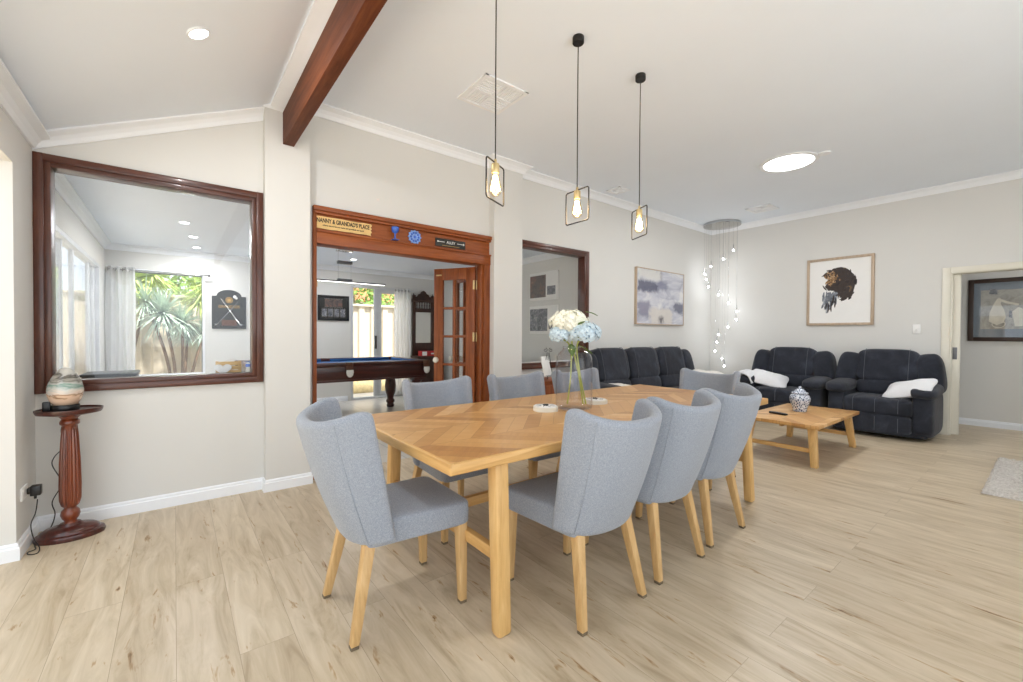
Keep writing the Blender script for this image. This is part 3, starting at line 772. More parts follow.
# ------------------------------------------------------------------ pedestal, egg lamp, socket, cables
pd = thing('pedestal_stand', 'turned and fluted dark red timber pedestal in the left corner', 'pedestal', (-.497, 3.65, 0)); pd.scale = (1,1,1.022)
MB().lathe([(0,0),(.152,0),(.156,.012),(.15,.028),(.132,.034),(.128,.046),(.11,.058),(.06,.066),(.045,.082),(.0,.082)], n=48, sx=1.0, sy=.72).done('base', 'mahog', pd)
col = [(0,.08),(.040,.08),(.034,.095),(.046,.108),(.055,.13),(.050,.152),(.036,.165),(.034,.172),(.050,.185),(.060,.215),(.062,.30),(.058,.45),(.048,.60),(.042,.652),(.046,.656),(.054,.66),(.056,.672),(.052,.682),(.044,.69),(.052,.70),(.07,.716),(.0,.716)]
prof = []
col = [(r_*.80, z_) for r_, z_ in col]
for (r0, z0), (r1, z1) in zip(col, col[1:]):
    nn = max(1, int(abs(z1-z0)/.02))
    for q in range(nn): prof.append((r0+(r1-r0)*q/nn, z0+(z1-z0)*q/nn))
prof.append(col[-1])
MB().lathe(prof, n=128, flute=(16, .205, .645, .13)).done('column', 'redwood', pd, ang=60)
MB().lathe([(0,.712),(.07,.712),(.140,.726),(.148,.742),(.148,.752),(.142,.752),(.139,.744),(0,.744)], n=48, sx=1.0, sy=.85).done('top', 'mahog', pd)
eg = thing('egg_lamp', 'egg-shaped swirled glass lamp on a black base, standing on the pedestal', 'lamp', (-.514, 3.65, .7608)); eg.scale = (1,1,1.13)
MB().lathe([(0,0),(.060,0),(.062,.004),(.062,.024),(.058,.030),(0,.030)], n=32).done('base', 'black', eg)
MB().lathe([(.052,.028),(.070,.055),(.079,.085),(.080,.110),(.073,.142),(.058,.175),(.040,.202),(.021,.219),(0,.225)], n=36).done('glass_shade', 'egg', eg, ang=180)
MB().box(-.092, -.06, -.03, .0, 0, .05, .004).done('lamp_switch', 'black', eg)
so = thing('wall_socket', 'white power socket low on the left wall beside the pedestal', 'socket', (XL, 3.56, .325))
MB().box(0, .010, -.058, .058, -.036, .036, .003).done('faceplate', 'outlet', so)
MB().box(.009, .013, -.045, -.03, .01, .026, .001).done('switch', 'outlet', so)
pg = thing('plug_adaptor', 'black plug adaptor pushed into the white wall socket', 'plug', (XL+.0135, 3.585, .325))
MB().box(.0, .012, -.017, .017, -.016, .016, .003).box(.012, .055, -.024, .024, -.03, .026, .005).tube([(.03,0,-.028),(.03,0,-.05)], .006, 8).done('body', 'black', pg)
cb = MB().tube([(-.62, 3.585, .27), (-.625, 3.57, .20), (-.64, 3.55, .14), (-.625, 3.52, .07), (-.60, 3.50, .02), (-.60, 3.46, .004), (-.63, 3.46, .004), (-.645, 3.50, .004), (-.62, 3.53, .004), (-.635, 3.62, .004), (-.60, 3.75, .03), (-.575, 3.74, .12), (-.585, 3.73, .20), (-.545, 3.73, .29), (-.548, 3.73, .33), (-.585, 3.74, .42), (-.575, 3.745, .47), (-.535, 3.74, .53), (-.548, 3.75, .62), (-.535, 3.74, .69), (-.56, 3.81, .76), (-.565, 3.80, .775), (-.575, 3.72, .770), (-.60, 3.67, .774)], .0028, 6, smoothpts=5).done('power_cable', 'black')
tag(cb, 'thin black cable kinking down behind the pedestal to the plug', 'cable')

# ------------------------------------------------------------------ signs over the opening
yS = W-.0045
sg = thing('wooden_sign', 'cream jagged-edge wooden sign with black lettering above the timber opening', 'sign', (1.160, yS, 2.166))
pl = []
random.seed(3)
for k in range(9): pl.append((-.24+.48*k/8, .052+random.uniform(-.004,.003)))
for z in (.035,.022,.008,-.006,-.02,-.035): pl.append((.24+(.008 if len(pl)%2 else -.006), z))
for k in range(9): pl.append((.24-.48*k/8, -.052+random.uniform(-.003,.004)))
for z in (-.035,-.02,-.006,.008,.022,.035): pl.append((-.24-(.008 if len(pl)%2 else -.006), z))
MB().extr(pl, 'y', 0, -.008).done('sign_board', 'signwood', sg, False)
text_mesh("NANNY & GRANDAD'S PLACE", .050, .001, 'lettering', 'signink', sg, (0,-.009,.016), (R(90),0,0), xs=.66, bold=.0014)
text_mesh("where memories are made and grandkids are spoilt", .019, .001, 'small_lettering', 'signink', sg, (0,-.009,-.022), (R(90),0,0), xs=.88, bold=.0003)
gb = thing('blue_goblet', 'small cobalt blue goblet ornament above the timber opening', 'ornament', (1.605, W-.065, 2.0965))
MB().box(-.03,.03,-.03,.03,0,.003).lathe([(0,.0),(.020,.0),(.021,.005),(.008,.012),(.007,.055),(.013,.064),(.026,.072),(.033,.088),(.035,.115),(.033,.118),(.030,.10),(0,.08)], n=24).done('bowl', 'blueglass', gb)
ft = thing('blue_plate', 'round scalloped light blue plate above the timber opening', 'plate', (1.825, W-.0055, 2.165))
rot = Matrix.Rotation(R(90), 4, 'X')
b = MB(); pl = [((.064+.006*math.cos(12*a))*math.cos(a), (.064+.006*math.cos(12*a))*math.sin(a)) for a in [2*PI*k/96 for k in range(96)]]
b.extr([(x, z) for x, z in pl], 'y', 0, -.010).done('plate_body', 'bluelight', ft)
b = MB()
for k in range(10):
    a = k*PI/5; b.puff((.04*math.cos(a), -.011, .04*math.sin(a)), (.011,.003,.011), (1,1), nu=10, nv=6)
b.puff((0,-.011,0), (.014,.004,.014), (1,1), nu=12, nv=8); b.done('raised_pattern', 'blueglass', ft)
bs = thing('black_sign', 'narrow black sign with pale lettering and arrow ends above the timber opening', 'sign', (2.225, yS, 2.155))
MB().box(-.175, .175, -.01, 0, -.040, .040, .002).done('sign_board', 'board', bs)
text_mesh("ALLEY", .038, .001, 'lettering', 'white_ink', bs, (0,-.011,.006), (R(90),0,0), xs=.95)
MB().tube([(-.15,-.011,.006),(-.075,-.011,.006)], .003, 6).tube([(.075,-.011,.006),(.15,-.011,.006)], .003, 6).puff((-.15,-.012,.006),(.009,.003,.009),(1,1),nu=10,nv=6).extr([(.145,-.006),(.162,.006),(.145,.018)], 'y', -.010, -.013).done('arrow_lines', 'white_ink', bs)
MB().box(-.10, .10, -.0115, -.010, -.030, -.026).done('underline', 'gold_ink', bs)

# ------------------------------------------------------------------ artworks on the walls
ab = thing('abstract_canvas', 'large grey, lilac and navy abstract canvas above the charcoal sofa', 'painting', (5.985, W-.001, 1.82))
hwA, hzA = .635, .41
MB().box(-hwA, hwA, -.035, -.004, -hzA, hzA).done('canvas', 'abstract', ab, False)
MB().box(-hwA-.014, -hwA, -.042, 0, -hzA-.014, hzA+.014, .002).box(hwA, hwA+.014, -.042, 0, -hzA-.014, hzA+.014, .002).box(-hwA, hwA, -.042, 0, hzA, hzA+.014, .002).box(-hwA, hwA, -.042, 0, -hzA-.014, -hzA, .002).done('thin_frame', 'framewood', ab)
# ink head painting on wall B; local: X = toward -y (viewer's right), depth -x
li = thing('framed_ink_painting', 'pale timber framed painting of a dark maned animal head on the right wall', 'painting', (XB, 1.948, 1.888), R(-90))
# local x -> world -y ; local y -> world +x ; viewer is at local -y
hA, vA, fr_ = .40, .495, .035
MB().box(-hA+.02, hA-.02, -.018, -.004, -vA+.02, vA-.02).done('paper', 'paper', li, False)
MB().box(-hA, -hA+fr_, -.035, 0, -vA, vA, .003).box(hA-fr_, hA, -.035, 0, -vA, vA, .003).box(-hA+fr_, hA-fr_, -.035, 0, vA-fr_, vA, .003).box(-hA+fr_, hA-fr_, -.035, 0, -vA, -vA+fr_, .003).done('frame', 'framewood', li)
def px2(px, py):   # measured inside the crop of the painting -> local coordinates
    return ((px-330)/258*.385, (358-py)/275*.47+.028)
head = [(190,232),(215,205),(262,180),(310,162),(345,160),(385,172),(418,197),(445,228),(462,265),(468,305),(462,345),(452,385),(440,430),(420,455),(405,440),(395,455),(370,468),(345,462),(350,440),(330,425),(322,455),(315,400),(300,392),(285,372),(262,372),(235,352),(214,346),(205,330),(228,300),(236,270),(212,255)]
def inside(p, poly):
    r = False; n = len(poly)
    for a in range(n):
        x1, y1 = poly[a]; x2, y2 = poly[(a+1)%n]
        if (y1 > p[1]) != (y2 > p[1]) and p[0] < (x2-x1)*(p[1]-y1)/(y2-y1)+x1: r = not r
    return r
rl_ = random.Random(21)
def stroke(b, x, y, ang, L, w_, d):
    c, s_ = math.cos(ang), math.sin(ang); n = 6; up_, dn = [], []
    bend = rl_.uniform(-.3, .3)
    for k in range(n+1):
        u = -1+2*k/n; ww = w_*(1-u*u)**.5*rl_.uniform(.7, 1.2)+.6; o_ = bend*L*.5*(u*u)
        px_, py_ = x+c*u*L-s_*o_, y+s_*u*L+c*o_
        up_.append((px_-s_*ww, py_+c*ww)); dn.append((px_+s_*ww, py_-c*ww))
    b.extr([px2(*p) for p in up_+dn[::-1]], 'y', d, d-.0006)
MB().extr([px2(330+(p[0]-330)*.93, 310+(p[1]-310)*.93) for p in head], 'y', -.0178, -.0184).done('painted_mane', 'lion', li, False)
bk, br_, gy = MB(), MB(), MB()
for q in range(150):
    x, y = rl_.uniform(185, 470), rl_.uniform(160, 470)
    if not inside((x, y), head): continue
    a = math.atan2(y-300, x-300)+PI/2+rl_.uniform(-.5, .5)
    stroke(bk, x, y, a, rl_.uniform(12, 30), rl_.uniform(2.5, 6), -.0184-.0004*rl_.random())
for q in range(60):
    x, y = rl_.gauss(272, 24), rl_.gauss(272, 28)
    if not inside((x, y), head): continue
    stroke(br_, x, y, rl_.uniform(0, PI), rl_.uniform(8, 20), rl_.uniform(3, 6), -.0192-.0004*rl_.random())
for q in range(60):
    t_ = rl_.random(); x, y = 205+95*t_+rl_.uniform(-12, 12), rl_.uniform(400, 500-40*t_+(40 if .2 < t_ < .5 else 0))
    stroke(gy, x, y, PI/2+.25+rl_.uniform(-.25, .25), rl_.uniform(18, 42), rl_.uniform(4, 9), -.0182-.0004*rl_.random())
for x, y, L in ((245,520,40),(268,500,50),(300,470,45),(226,500,30),(285,440,40)): stroke(bk, x, y, PI/2+.1, L, 6, -.0188)
bk.done('dark_brush_strokes', 'lion', li, False); br_.done('ochre_brush_strokes', 'lion2', li, False); gy.done('grey_brush_strokes', 'lion3', li, False)
hp = thing('framed_etching', 'dark brown framed faded figure picture with slate blue mount in the hall', 'picture', (HX, .35, 1.60), R(-90))
hA, vA = .405, .425
MB().box(-hA, -hA+.055, -.03, 0, -vA, vA, .005).box(hA-.055, hA, -.03, 0, -vA, vA, .005).box(-hA+.055, hA-.055, -.03, 0, vA-.055, vA, .005).box(-hA+.055, hA-.055, -.03, 0, -vA, -vA+.055, .005).done('frame', 'dkmat', hp)
MB().box(-hA+.05, hA-.05, -.015, -.004, -vA+.05, vA-.05).done('mount', 'bluemat', hp, False)
MB().box(-.285, .285, -.0175, -.014, -.26, .27).done('print', 'etching', hp, False)
hq = lambda p: (-.405+(p[0]-197)*.00133, .425-(p[1]-210)*.00207)
MB().extr([hq(p) for p in ((345,490),(350,435),(372,385),(398,345),(415,338),(432,350),(424,378),(448,415),(460,465),(445,500),(400,515))], 'y', -.0178, -.0184).extr([hq(p) for p in ((420,345),(470,362),(545,380),(540,392),(465,376),(425,362))], 'y', -.0178, -.0186).extr([hq(p) for p in ((500,430),(540,400),(585,420),(600,520),(520,525))], 'y', -.0178, -.0184).tube([(hq((412+44*math.cos(a), 508+24*math.sin(a)))[0], -.019, hq((412, 508+24*math.sin(a)))[1]) for a in [2*PI*k/24 for k in range(24)]], .004, 6, closed=True).done('printed_figure', 'figure', hp, False)
MB().extr([hq(p) for p in ((345,275),(400,280),(400,315),(345,310))], 'y', -.0178, -.0182).extr([hq(p) for p in ((480,420),(500,425),(500,470),(480,465))], 'y', -.0178, -.0182).done('printed_shadow', 'photo2', hp, False)
MB().box(-hA+.05, hA-.05, -.022, -.020, -vA+.05, vA-.05).done('glazing', 'glass', hp, False)
sw = thing('light_switch', 'small white light switch on the right wall beside the hall doorway', 'switch', (XB, 1.115, 1.33), R(-90))
MB().box(-.038, .038, -.009, 0, -.06, .06, .003).done('faceplate', 'outlet', sw)
MB().box(-.010, .010, -.014, -.008, -.016, .016, .002).done('rocker', 'outlet', sw)

# ------------------------------------------------------------------ ceiling fittings
def disc_light(name, label, cat, loc, r, m, ny=0, power=0, lr=None, group=None, tilt=0, col=(.97,.98,1)):
    t = thing(name, label, cat, loc, 0, group); t.rotation_euler = (0, tilt, 0)
    MB().lathe([(r*.84,-.001),(r*.86,-.010),(r,-.008),(r*1.02,0),(r*.84,0)], n=48).done('trim_ring', 'white', t)
    MB().lathe([(0,-.002),(r*.85,-.002),(r*.85,-.006),(0,-.006)], n=48).done('lens', m, t)
    if power:
        l = bpy.data.lights.new('lamp_light', 'AREA'); l.shape = 'DISK'; l.size = r*1.5; l.energy = power; l.color = col
        lo = bpy.data.objects.new('lamp_light', l); COL.objects.link(lo); lo.parent = t; lo.location = (0,0,-.015)
    return t
disc_light('skylight', 'large round lit skylight in the flat white ceiling', 'skylight', (5.29, 1.83, ZC), .275, 'sky_on', power=26)
dx = .235; disc_light('downlight', 'round lit downlight in the sloping ceiling left of the beam', 'downlight', (.100, 2.733, rk(.100)), .052, 'lamp_on', power=9, tilt=-math.atan(.454))
disc_light('downlight', 'unseen fill lamp added to the hall ceiling to brighten the hall', 'downlight', (8.2, -.7, 2.5), .05, 'lamp_on', power=9)  # out-of-view fill lamp, added to lift the dark hall
t = thing('ceiling_hook_ring', 'thin pale ring fitting on the ceiling right of the skylight', 'ceiling fitting', (5.30, 1.50, ZC))
MB().lathe([(.045,0),(.055,0),(.055,-.012),(.045,-.012)], n=24).box(-.04,.04,-.006,.006,-.006,0).done('ring', 'white', t)
def vent(label, x, y, s, n=4):
    t = thing('ceiling_vent', label, 'air vent', (x, y, ZC), 0, 'square air vents in the ceiling')
    f = MB()
    for a in range(4):
        m_ = Matrix.Rotation(a*PI/2, 4, 'Z'); f.box(-s, s, s-.03, s, -.012+.0002*a, 0, mtx=m_)
    f.box(-s+.02, s-.02, -.012, .012, -.011, 0).box(-.012, .012, -s+.02, s-.02, -.0105, 0).done('frame', 'white', t)
    b = MB()
    k = .018
    for qx in (-1, 1):
        for qy in (-1, 1):
            cx_, cy_ = qx*s*.47, qy*s*.47; h = s*.40; nn = max(3, int(2*h/.024))
            for i in range(nn):
                o_ = -h+2*h*(i+.5)/nn
                if qx*qy > 0: b.box(cx_-h, cx_+h, cy_+o_-.005, cy_+o_+.004, -.009, -.003)
                else: b.box(cx_+o_-.005, cx_+o_+.004, cy_-h, cy_+h, -.009, -.003)
    b.done('louvre', 'white', t)
    MB().box(-s+.02, s-.02, -s+.02, s-.02, -.002, 0).done('backing', 'white', t)
vent('large square four-way air vent in the ceiling behind the nearest pendant cord', 1.99, 2.79, .205)
vent('small flat air vent in the ceiling near the right wall and chandelier', 6.88, 2.72, .17)
vent('tiny square air vent in the ceiling by the far wall between two pendants', 4.57, 3.56, .11)

# ------------------------------------------------------------------ chandelier
cd = thing('cascade_chandelier', 'round silver plate chandelier with a spiral of glowing drops in the corner', 'chandelier', (7.27, 3.50, ZC))
MB().lathe([(0,0),(.285,0),(.29,-.006),(.29,-.04),(.283,-.046),(0,-.046)], n=56).done('ceiling_plate', 'chrome', cd)
drops = [(6,250.7,-1),(-4,259.4,-1),(-13,267,-1),(-17,274.4,-1),(-15,279.7,1),(-8.5,287,1),(3,295,1),(11,303,1),(15.5,311.3,1),(11,319.5,-1),(1,327,-1),(-7,334.6,-1),(-8.5,342.2,-1),(0,351,1),(6.6,358.6,1),(-2,366,-1)]
ct, st = math.cos(R(51.77)), math.sin(R(51.77))
for du, v, sg_ in drops:
    l_ = du/58.7; dd = sg_*math.sqrt(max(.0, .25**2-l_*l_))*.8
    if abs(l_) > .25: dd = 0
    x_, y_ = dd*ct+l_*st, dd*st-l_*ct
    z_ = 1.22+(336.5-v)*(7.27+dd)/427.6-ZC
    MB().tube([(x_,y_,-.045),(x_,y_,z_+.09)], .0013, 5).done('wire', 'chrome', cd)
    p = MB().lathe([(0,.10),(.004,.10),(.006,.09),(.006,.03),(.010,.022),(0,.022)], (x_,y_,z_), 10).done('drop_rod', 'chrome', cd)
    MB().puff((x_,y_,z_), (.0125,.0125,.015), (1,1), nu=12, nv=8).done('crystal_ball', 'crystal', p)
for k, (x_, y_, z_) in enumerate(((0,0,-.75),(.0,0,-1.15),(-.05,0,-1.7))):
    l = bpy.data.lights.new('chandelier_glow', 'POINT'); l.energy = .9; l.color = (.95,.97,1); l.shadow_soft_size = .12
    lo = bpy.data.objects.new('chandelier_glow', l); COL.objects.link(lo); lo.parent = cd; lo.location = (x_,y_,z_)

# ------------------------------------------------------------------ recliners and sofa
def stitches(o, xs, fn):
    for pts in fn: MB().tube(pts, .0035, 5).done('seam', 'stitch', o)
def recl(root, width, seats, depth=.86):
    """local: faces -y ... built facing local +x, back at x=-depth/2, seats along y"""
    hw = width/2; f = depth/2
    aw = .20                                     # arm width
    iw = width-2*aw
    MB().box(-f+.08, f-.09, -hw+.07, hw-.07, .035, .30, .03, 3).done('base', 'suede', root)
    sw = iw/seats
    for k in range(seats):
        yc = -iw/2+sw*(k+.5)
        s = MB().puff((.06, yc, .375), (f-.05, sw/2+.01, .115), (.35, .22), nu=48, nv=24).done('seat_cushion', 'suede', root, ang=180)
        for q in (-.33, .0, .33):
            pts = []
            for j in range(13):
                a = -PI*.05+PI*.62*j/12
                pts.append((.06+(f-.05)*math.copysign(abs(math.cos(a))**.35, math.cos(a))*1.005, yc+q*sw, .375+.115*abs(math.sin(a))**.35*(1 if a > 0 else -1)*1.01))
            MB().tube(pts, .0032, 5).done('seam', 'stitch', s)
        s = MB().puff((f-.065, yc, .175), (.075, sw/2+.005, .125), (.4, .25), nu=40, nv=20).done('footrest_panel', 'suede', root, ang=180)
        for q in (-.33, .0, .33): MB().tube([(f+.008, yc+q*sw, .09), (f+.0115, yc+q*sw, .175), (f+.008, yc+q*sw, .26)], .003, 5).done('seam', 'stitch', s)
        tilt = Matrix.Rotation(R(-13), 4, 'Y')
        bc = MB().puff((-f+.215, yc, .835), (.125, sw/2*.99, .225), (.42, .42), mtx=tilt, nu=40, nv=24).done('back_cushion', 'suede', root, ang=180)
        for q in (-.34, .34):
            pts = [tilt @ Vector((.127*math.cos(a)**.42, q*sw*.99, .225*math.copysign(abs(math.sin(a))**.42, math.sin(a)))) + Vector((-f+.215, yc, .835)) for a in [PI/2*(-.9+1.8*j/14) for j in range(15)]]
            MB().tube([tuple(p) for p in pts], .003, 5).done('seam', 'stitch', bc)
        MB().puff((-f+.265, yc, .56), (.13, sw/2*.97, .12), (.6, .45), mtx=tilt, nu=36, nv=20).done('lumbar_cushion', 'suede', root, ang=180)
    for sgn in (-1, 1):
        tilt = Matrix.Rotation(R(-11), 4, 'Y') @ Matrix.Rotation(R(sgn*8), 4, 'X')
        MB().puff((-f+.21, sgn*(iw/2+.085), .77), (.15, .125, .245), (.55, .5), mtx=tilt, nu=36, nv=20).done('back_wing', 'suede', root, ang=180)
        MB().puff((-.02, sgn*(hw-.115), .31), (f-.04, .10, .265), (.35, .3), nu=40, nv=20).done('armrest', 'suede', root, ang=180)
        MB().puff((.09, sgn*(hw-.11), .585), (.34, .125, .075), (.65, .5), mtx=Matrix.Rotation(R(3), 4, 'Y'), nu=40, nv=20).done('arm_pad', 'suede', root, ang=180)
    return root
RG = 'charcoal recliner armchairs against the right wall'
rc = recl(thing('recliner_armchair', 'charcoal recliner armchair beside the hall doorway, with a white pillow', 'armchair', (7.13, 1.345, 0), PI, RG), 1.05, 1)
dup(rc, (7.13, 2.445, 0), PI, 'charcoal recliner armchair nearer the chandelier corner, behind the coffee table')
sf_ = recl(thing('reclining_sofa', 'long charcoal reclining sofa under the abstract canvas', 'sofa', (5.09, 3.36, 0), R(-90)), 2.46, 3)

def pillow(label, loc, rot, h=(.22,.20,.065), m='pillow', group='white scatter pillows on the recliners'):
    def f(p):
        rx, ry = p.x/h[0], p.y/h[1]
        k = max(abs(rx), abs(ry)); z = p.z*(1-.55*k**4)
        return Vector((p.x*(1-.08*(1-abs(ry))), p.y*(1-.08*(1-abs(rx))), z+.006*math.sin(9*rx)*math.cos(7*ry)))
    b = MB().puff((0,0,0), h, (1., .38), nu=40, nv=18, f=f)
    o = b.done('pillow', m, ang=180, loc=loc, rot=rot); return tag(o, label, 'pillow', group)
pillow('white pillow slumped against the right arm of the recliner by the doorway', (6.90, 1.07, .60), (R(-17), R(-30), R(-8)), (.17,.26,.085))
pillow('white pillow lying on the seat of the recliner nearer the corner', (6.95, 2.62, .59), (R(16), R(-30), R(8)), (.17,.25,.085))
def throw(label, loc, rz, L, Wd, drop, m='throw', seed=1, dome=.05):
    rnd = random.Random(seed); b = MB(); nx, ny = 22, 18; g = []
    for i in range(nx+1):
        row = []
        for j in range(ny+1):
            u, v = -1+2*i/nx, -1+2*j/ny
            z = dome*(1-abs(u)**2.5)-drop*max(0, abs(v)-.55)**1.3*1.6+.010*math.sin(6*u+2*v)+.008*math.sin(9*v-3*u)+rnd.uniform(-.002,.002)
            row.append(b.bm.verts.new((u*L, v*Wd*(1-.18*max(0,abs(v)-.5)), z)))
        g.append(row)
    for i in range(nx):
        for j in range(ny): b.bm.faces.new((g[i][j], g[i+1][j], g[i+1][j+1], g[i][j+1]))
    o = b.done('throw_blanket', m, ang=180, loc=loc, rot=(0,0,rz)); md = o.modifiers.new('s','SOLIDIFY'); md.thickness = .012; md.offset = 1
    return tag(o, label, 'throw blanket')
throw('cream throw folded over the left arm of the recliner in the corner', (6.98, 2.925, .655), 0, .28, .17, .22, 'pillow', 4, .03)
throw('cream throw draped over the right end arm of the long sofa', (6.21, 3.26, .665), R(90), .30, .16, .20, 'throw', 5, .03)
pillow('cream cushion lying on the middle of the long charcoal sofa', (4.28, 3.18, .56), (R(12), R(8), R(10)), (.26,.22,.07), 'throw', None)

# ------------------------------------------------------------------ coffee table with jar and remote
ck = thing('coffee_table', 'low oak coffee table with splayed legs in front of the recliners', 'coffee table', (5.30, 1.68, 0))
MB().box(-.66, .66, -.355, .355, .365, .40, .006).done('tabletop', 'chevron', ck)
for sx in (-1, 1):
    for sy in (-1, 1):
        MB().taper((sx*.55, sy*.27, .367), (sx*.612, sy*.312, 0), .034, .028, .005).done('leg', 'oakz', ck)
    MB().box(sx*.588-.014, sx*.588+.014, -.30, .30, .125, .165, .003).done('cross_rail', 'oaky', ck)
MB().box(-.55, .55, -.012, .012, .33, .366).done('under_rail', 'oakx', ck)
jr = thing('ginger_jar', 'blue and white porcelain ginger jar on the coffee table', 'jar', (5.42, 1.73, .4005))
MB().lathe([(0,0),(.062,0),(.066,.006),(.068,.03),(.084,.08),(.098,.125),(.098,.15),(.086,.18),(.062,.195),(.056,.20),(0,.20)], n=40).done('body', 'jar', jr)
MB().lathe([(0,.198),(.076,.198),(.080,.204),(.076,.210),(.055,.216),(.048,.232),(.03,.246),(.012,.25),(.012,.256),(.017,.264),(.010,.274),(0,.276)], n=40).done('lid', 'jar', jr)
rm = thing('remote_control', 'black remote control on the near end of the coffee table', 'remote control', (5.02, 1.80, .4005), R(75))
MB().box(-.09, .09, -.023, .023, 0, .02, .005).done('case', 'black', rm)
b = MB()
for i in range(6):
    for j in range(3): b.box(-.07+i*.022, -.058+i*.022, -.016+j*.012, -.008+j*.012, .0195, .0215)
b.done('button', 'stitch', rm)

# ------------------------------------------------------------------ rug
rg = MB(); random.seed(11); n1, n2 = 90, 70; g = []
for i in range(n1+1):
    row = []
    for j in range(n2+1):
        x_, y_ = 4.96+1.55*i/n1, -1.2+1.54*j/n2
        e_ = min(i, n1-i, j, n2-j)
        row.append(rg.bm.verts.new((x_+random.uniform(-.006,.006), y_+random.uniform(-.006,.006), .003 if e_ == 0 else .022+random.uniform(-.008,.010))))
    g.append(row)
for i in range(n1):
    for j in range(n2): rg.bm.faces.new((g[i][j], g[i+1][j], g[i+1][j+1], g[i][j+1]))
tag(rg.done('shag_rug', 'rug', smooth=False), 'pale grey shaggy rug on the floor at the right edge', 'rug')

# ------------------------------------------------------------------ small cabinet and easel frame behind the table
cbn = thing('side_cabinet', 'low brown timber cabinet against the far wall behind the vase', 'cabinet', (3.36, 3.58, 0))
MB().box(-.25, .25, -.16, .16, .05, .70, .004).done('body', 'cedarz', cbn)
MB().box(-.27, .27, -.175, .17, .70, .725, .005).done('top', 'cedar', cbn)
for sx in (-1, 1):
    dd_ = MB().box(min(sx*.01, sx*.235), max(sx*.01, sx*.235), -.172, -.160, .08, .67, .004).done('door', 'cedarz', cbn)
    MB().puff((sx*.03,-.182,.42), (.010,.012,.010), (1,1), nu=10, nv=8).done('knob', 'brass', dd_)
es = thing('easel_photo_stand', 'black scrolled wire easel holding a white frame behind the vase', 'photo easel', (3.25, 3.47, .7255), R(-42))
b = MB()
def spiral(cx_, cz_, sgn): return [(cx_+sgn*(.006+.018*q/14)*math.cos(q*.55), 0, cz_+(.006+.018*q/14)*math.sin(q*.55)) for q in range(15)]
b.tube(spiral(-.03,.335,1), .003, 6).tube(spiral(.03,.335,-1), .003, 6).tube([(-.01,0,.31),(-.06,0,0)], .0035, 6).tube([(.01,0,.31),(.06,0,0)], .0035, 6).tube([(0,.01,.30),(0,.12,0)], .0035, 6).tube([(-.05,-.03,.05),(.05,-.03,.05)], .0035, 6)
b.tube([(-.05,0,.05),(-.05,-.045,.05),(-.05,-.045,.07)], .003, 6).tube([(.05,0,.05),(.05,-.045,.05),(.05,-.045,.07)], .003, 6).done('wire_stand', 'blackmetal', es)
MB().box(-.075, .075, -.012, .006, .055, .27, .003, mtx=Matrix.Translation((0.01,-.03,0)) @ Matrix.Rotation(R(60),4,'Z') @ Matrix.Rotation(R(-14),4,'X')).done('photo_frame', 'paper', es)

# ------------------------------------------------------------------ games room contents
pt = thing('pool_table', 'dark mahogany pool table with blue cloth in the games room', 'pool table', (1.84, 6.48, 0))
px0, px1, py0, py1 = -1.17, 1.17, -.64, .64
MB().box(px0+.1, px1-.1, py0+.1, py1-.1, .775, .797).done('playing_cloth', 'felt', pt, False)
rl = MB()
for a in ((px0, px1, py0, py0+.09), (px0, px1, py1-.09, py1)): rl.box(*a, .79, .845, .012)
for a in ((px0, px0+.09, py0+.08, py1-.08), (px1-.09, px1, py0+.08, py1-.08)): rl.box(*a, .79, .845, .012)
rl.done('rail', 'mahogx', pt)
MB().box(px0+.15, -.07, py0+.085, py0+.13, .80, .838, .008).box(.07, px1-.15, py0+.085, py0+.13, .80, .838, .008).box(px0+.15, -.07, py1-.13, py1-.085, .80, .838, .008).box(.07, px1-.15, py1-.13, py1-.085, .80, .838, .008).box(px0+.085, px0+.13, py0+.15, py1-.15, .80, .838, .008).box(px1-.13, px1-.085, py0+.15, py1-.15, .80, .838, .008).done('cushion', 'felt', pt)
MB().box(px0+.03, px1-.03, py0+.03, py1-.03, .60, .79, .006).box(px0+.02, px1-.02, py0+.02, py1-.02, .585, .615, .006).done('apron', 'mahogx', pt)
for sx in (-1, 1):
    for sy in (-1, 1):
        MB().lathe([(0,0),(.05,0),(.055,.03),(.045,.06),(.06,.08),(.062,.11),(.045,.14),(.05,.18),(.072,.26),(.08,.36),(.072,.45),(.05,.50),(.065,.52),(.066,.56),(.05,.58),(.05,.60),(0,.60)], (sx*1.04, sy*.50, 0), 24, sx=1.15, sy=1.15).box(sx*1.04-.08, sx*1.04+.08, sy*.50-.08, sy*.50+.08, .54, .60, .006).done('leg', 'mahog', pt)
for x_ in (px0+.04, 0, px1-.04):
    for sy in (-1, 1):
        p = MB().lathe([(.05,.0),(.055,.02),(.05,.045),(.038,.04),(.036,0)], (x_, sy*(.64-.02), .80), 16).box(x_-.045, x_+.045, sy*.64-.012, sy*.64+.012, .74, .80, .006).done('pocket', 'leather', pt)
        MB().lathe([(.045,0),(.05,-.03),(.042,-.07),(.02,-.095),(0,-.1)], (x_, sy*.66, .745), 12, sx=1, sy=.6).done('pocket_net', 'net', p)
gp = thing('billiard_light', 'slim rectangular bar light hung over the pool table', 'pendant light', (1.93, 6.35, GC))
MB().box(-.11, .11, -.05, .05, -.035, 0, .004).done('ceiling_plate', 'chrome', gp)
MB().tube([(-.09,0,-.03),(-.09,0,-.43)], .0018, 5).tube([(.09,0,-.03),(.09,0,-.43)], .0018, 5).done('wire', 'chrome', gp)
MB().box(-.10, .10, -.04, .04, -.215, -.175, .004).done('control_box', 'aludark', gp)
MB().box(-.10, .10, -.035, .035, -.46, -.43, .004).done('control_box', 'aludark', gp)
MB().box(-.60, .60, -.03, .03, -.478, -.458, .004).done('light_bar', 'aludark', gp)
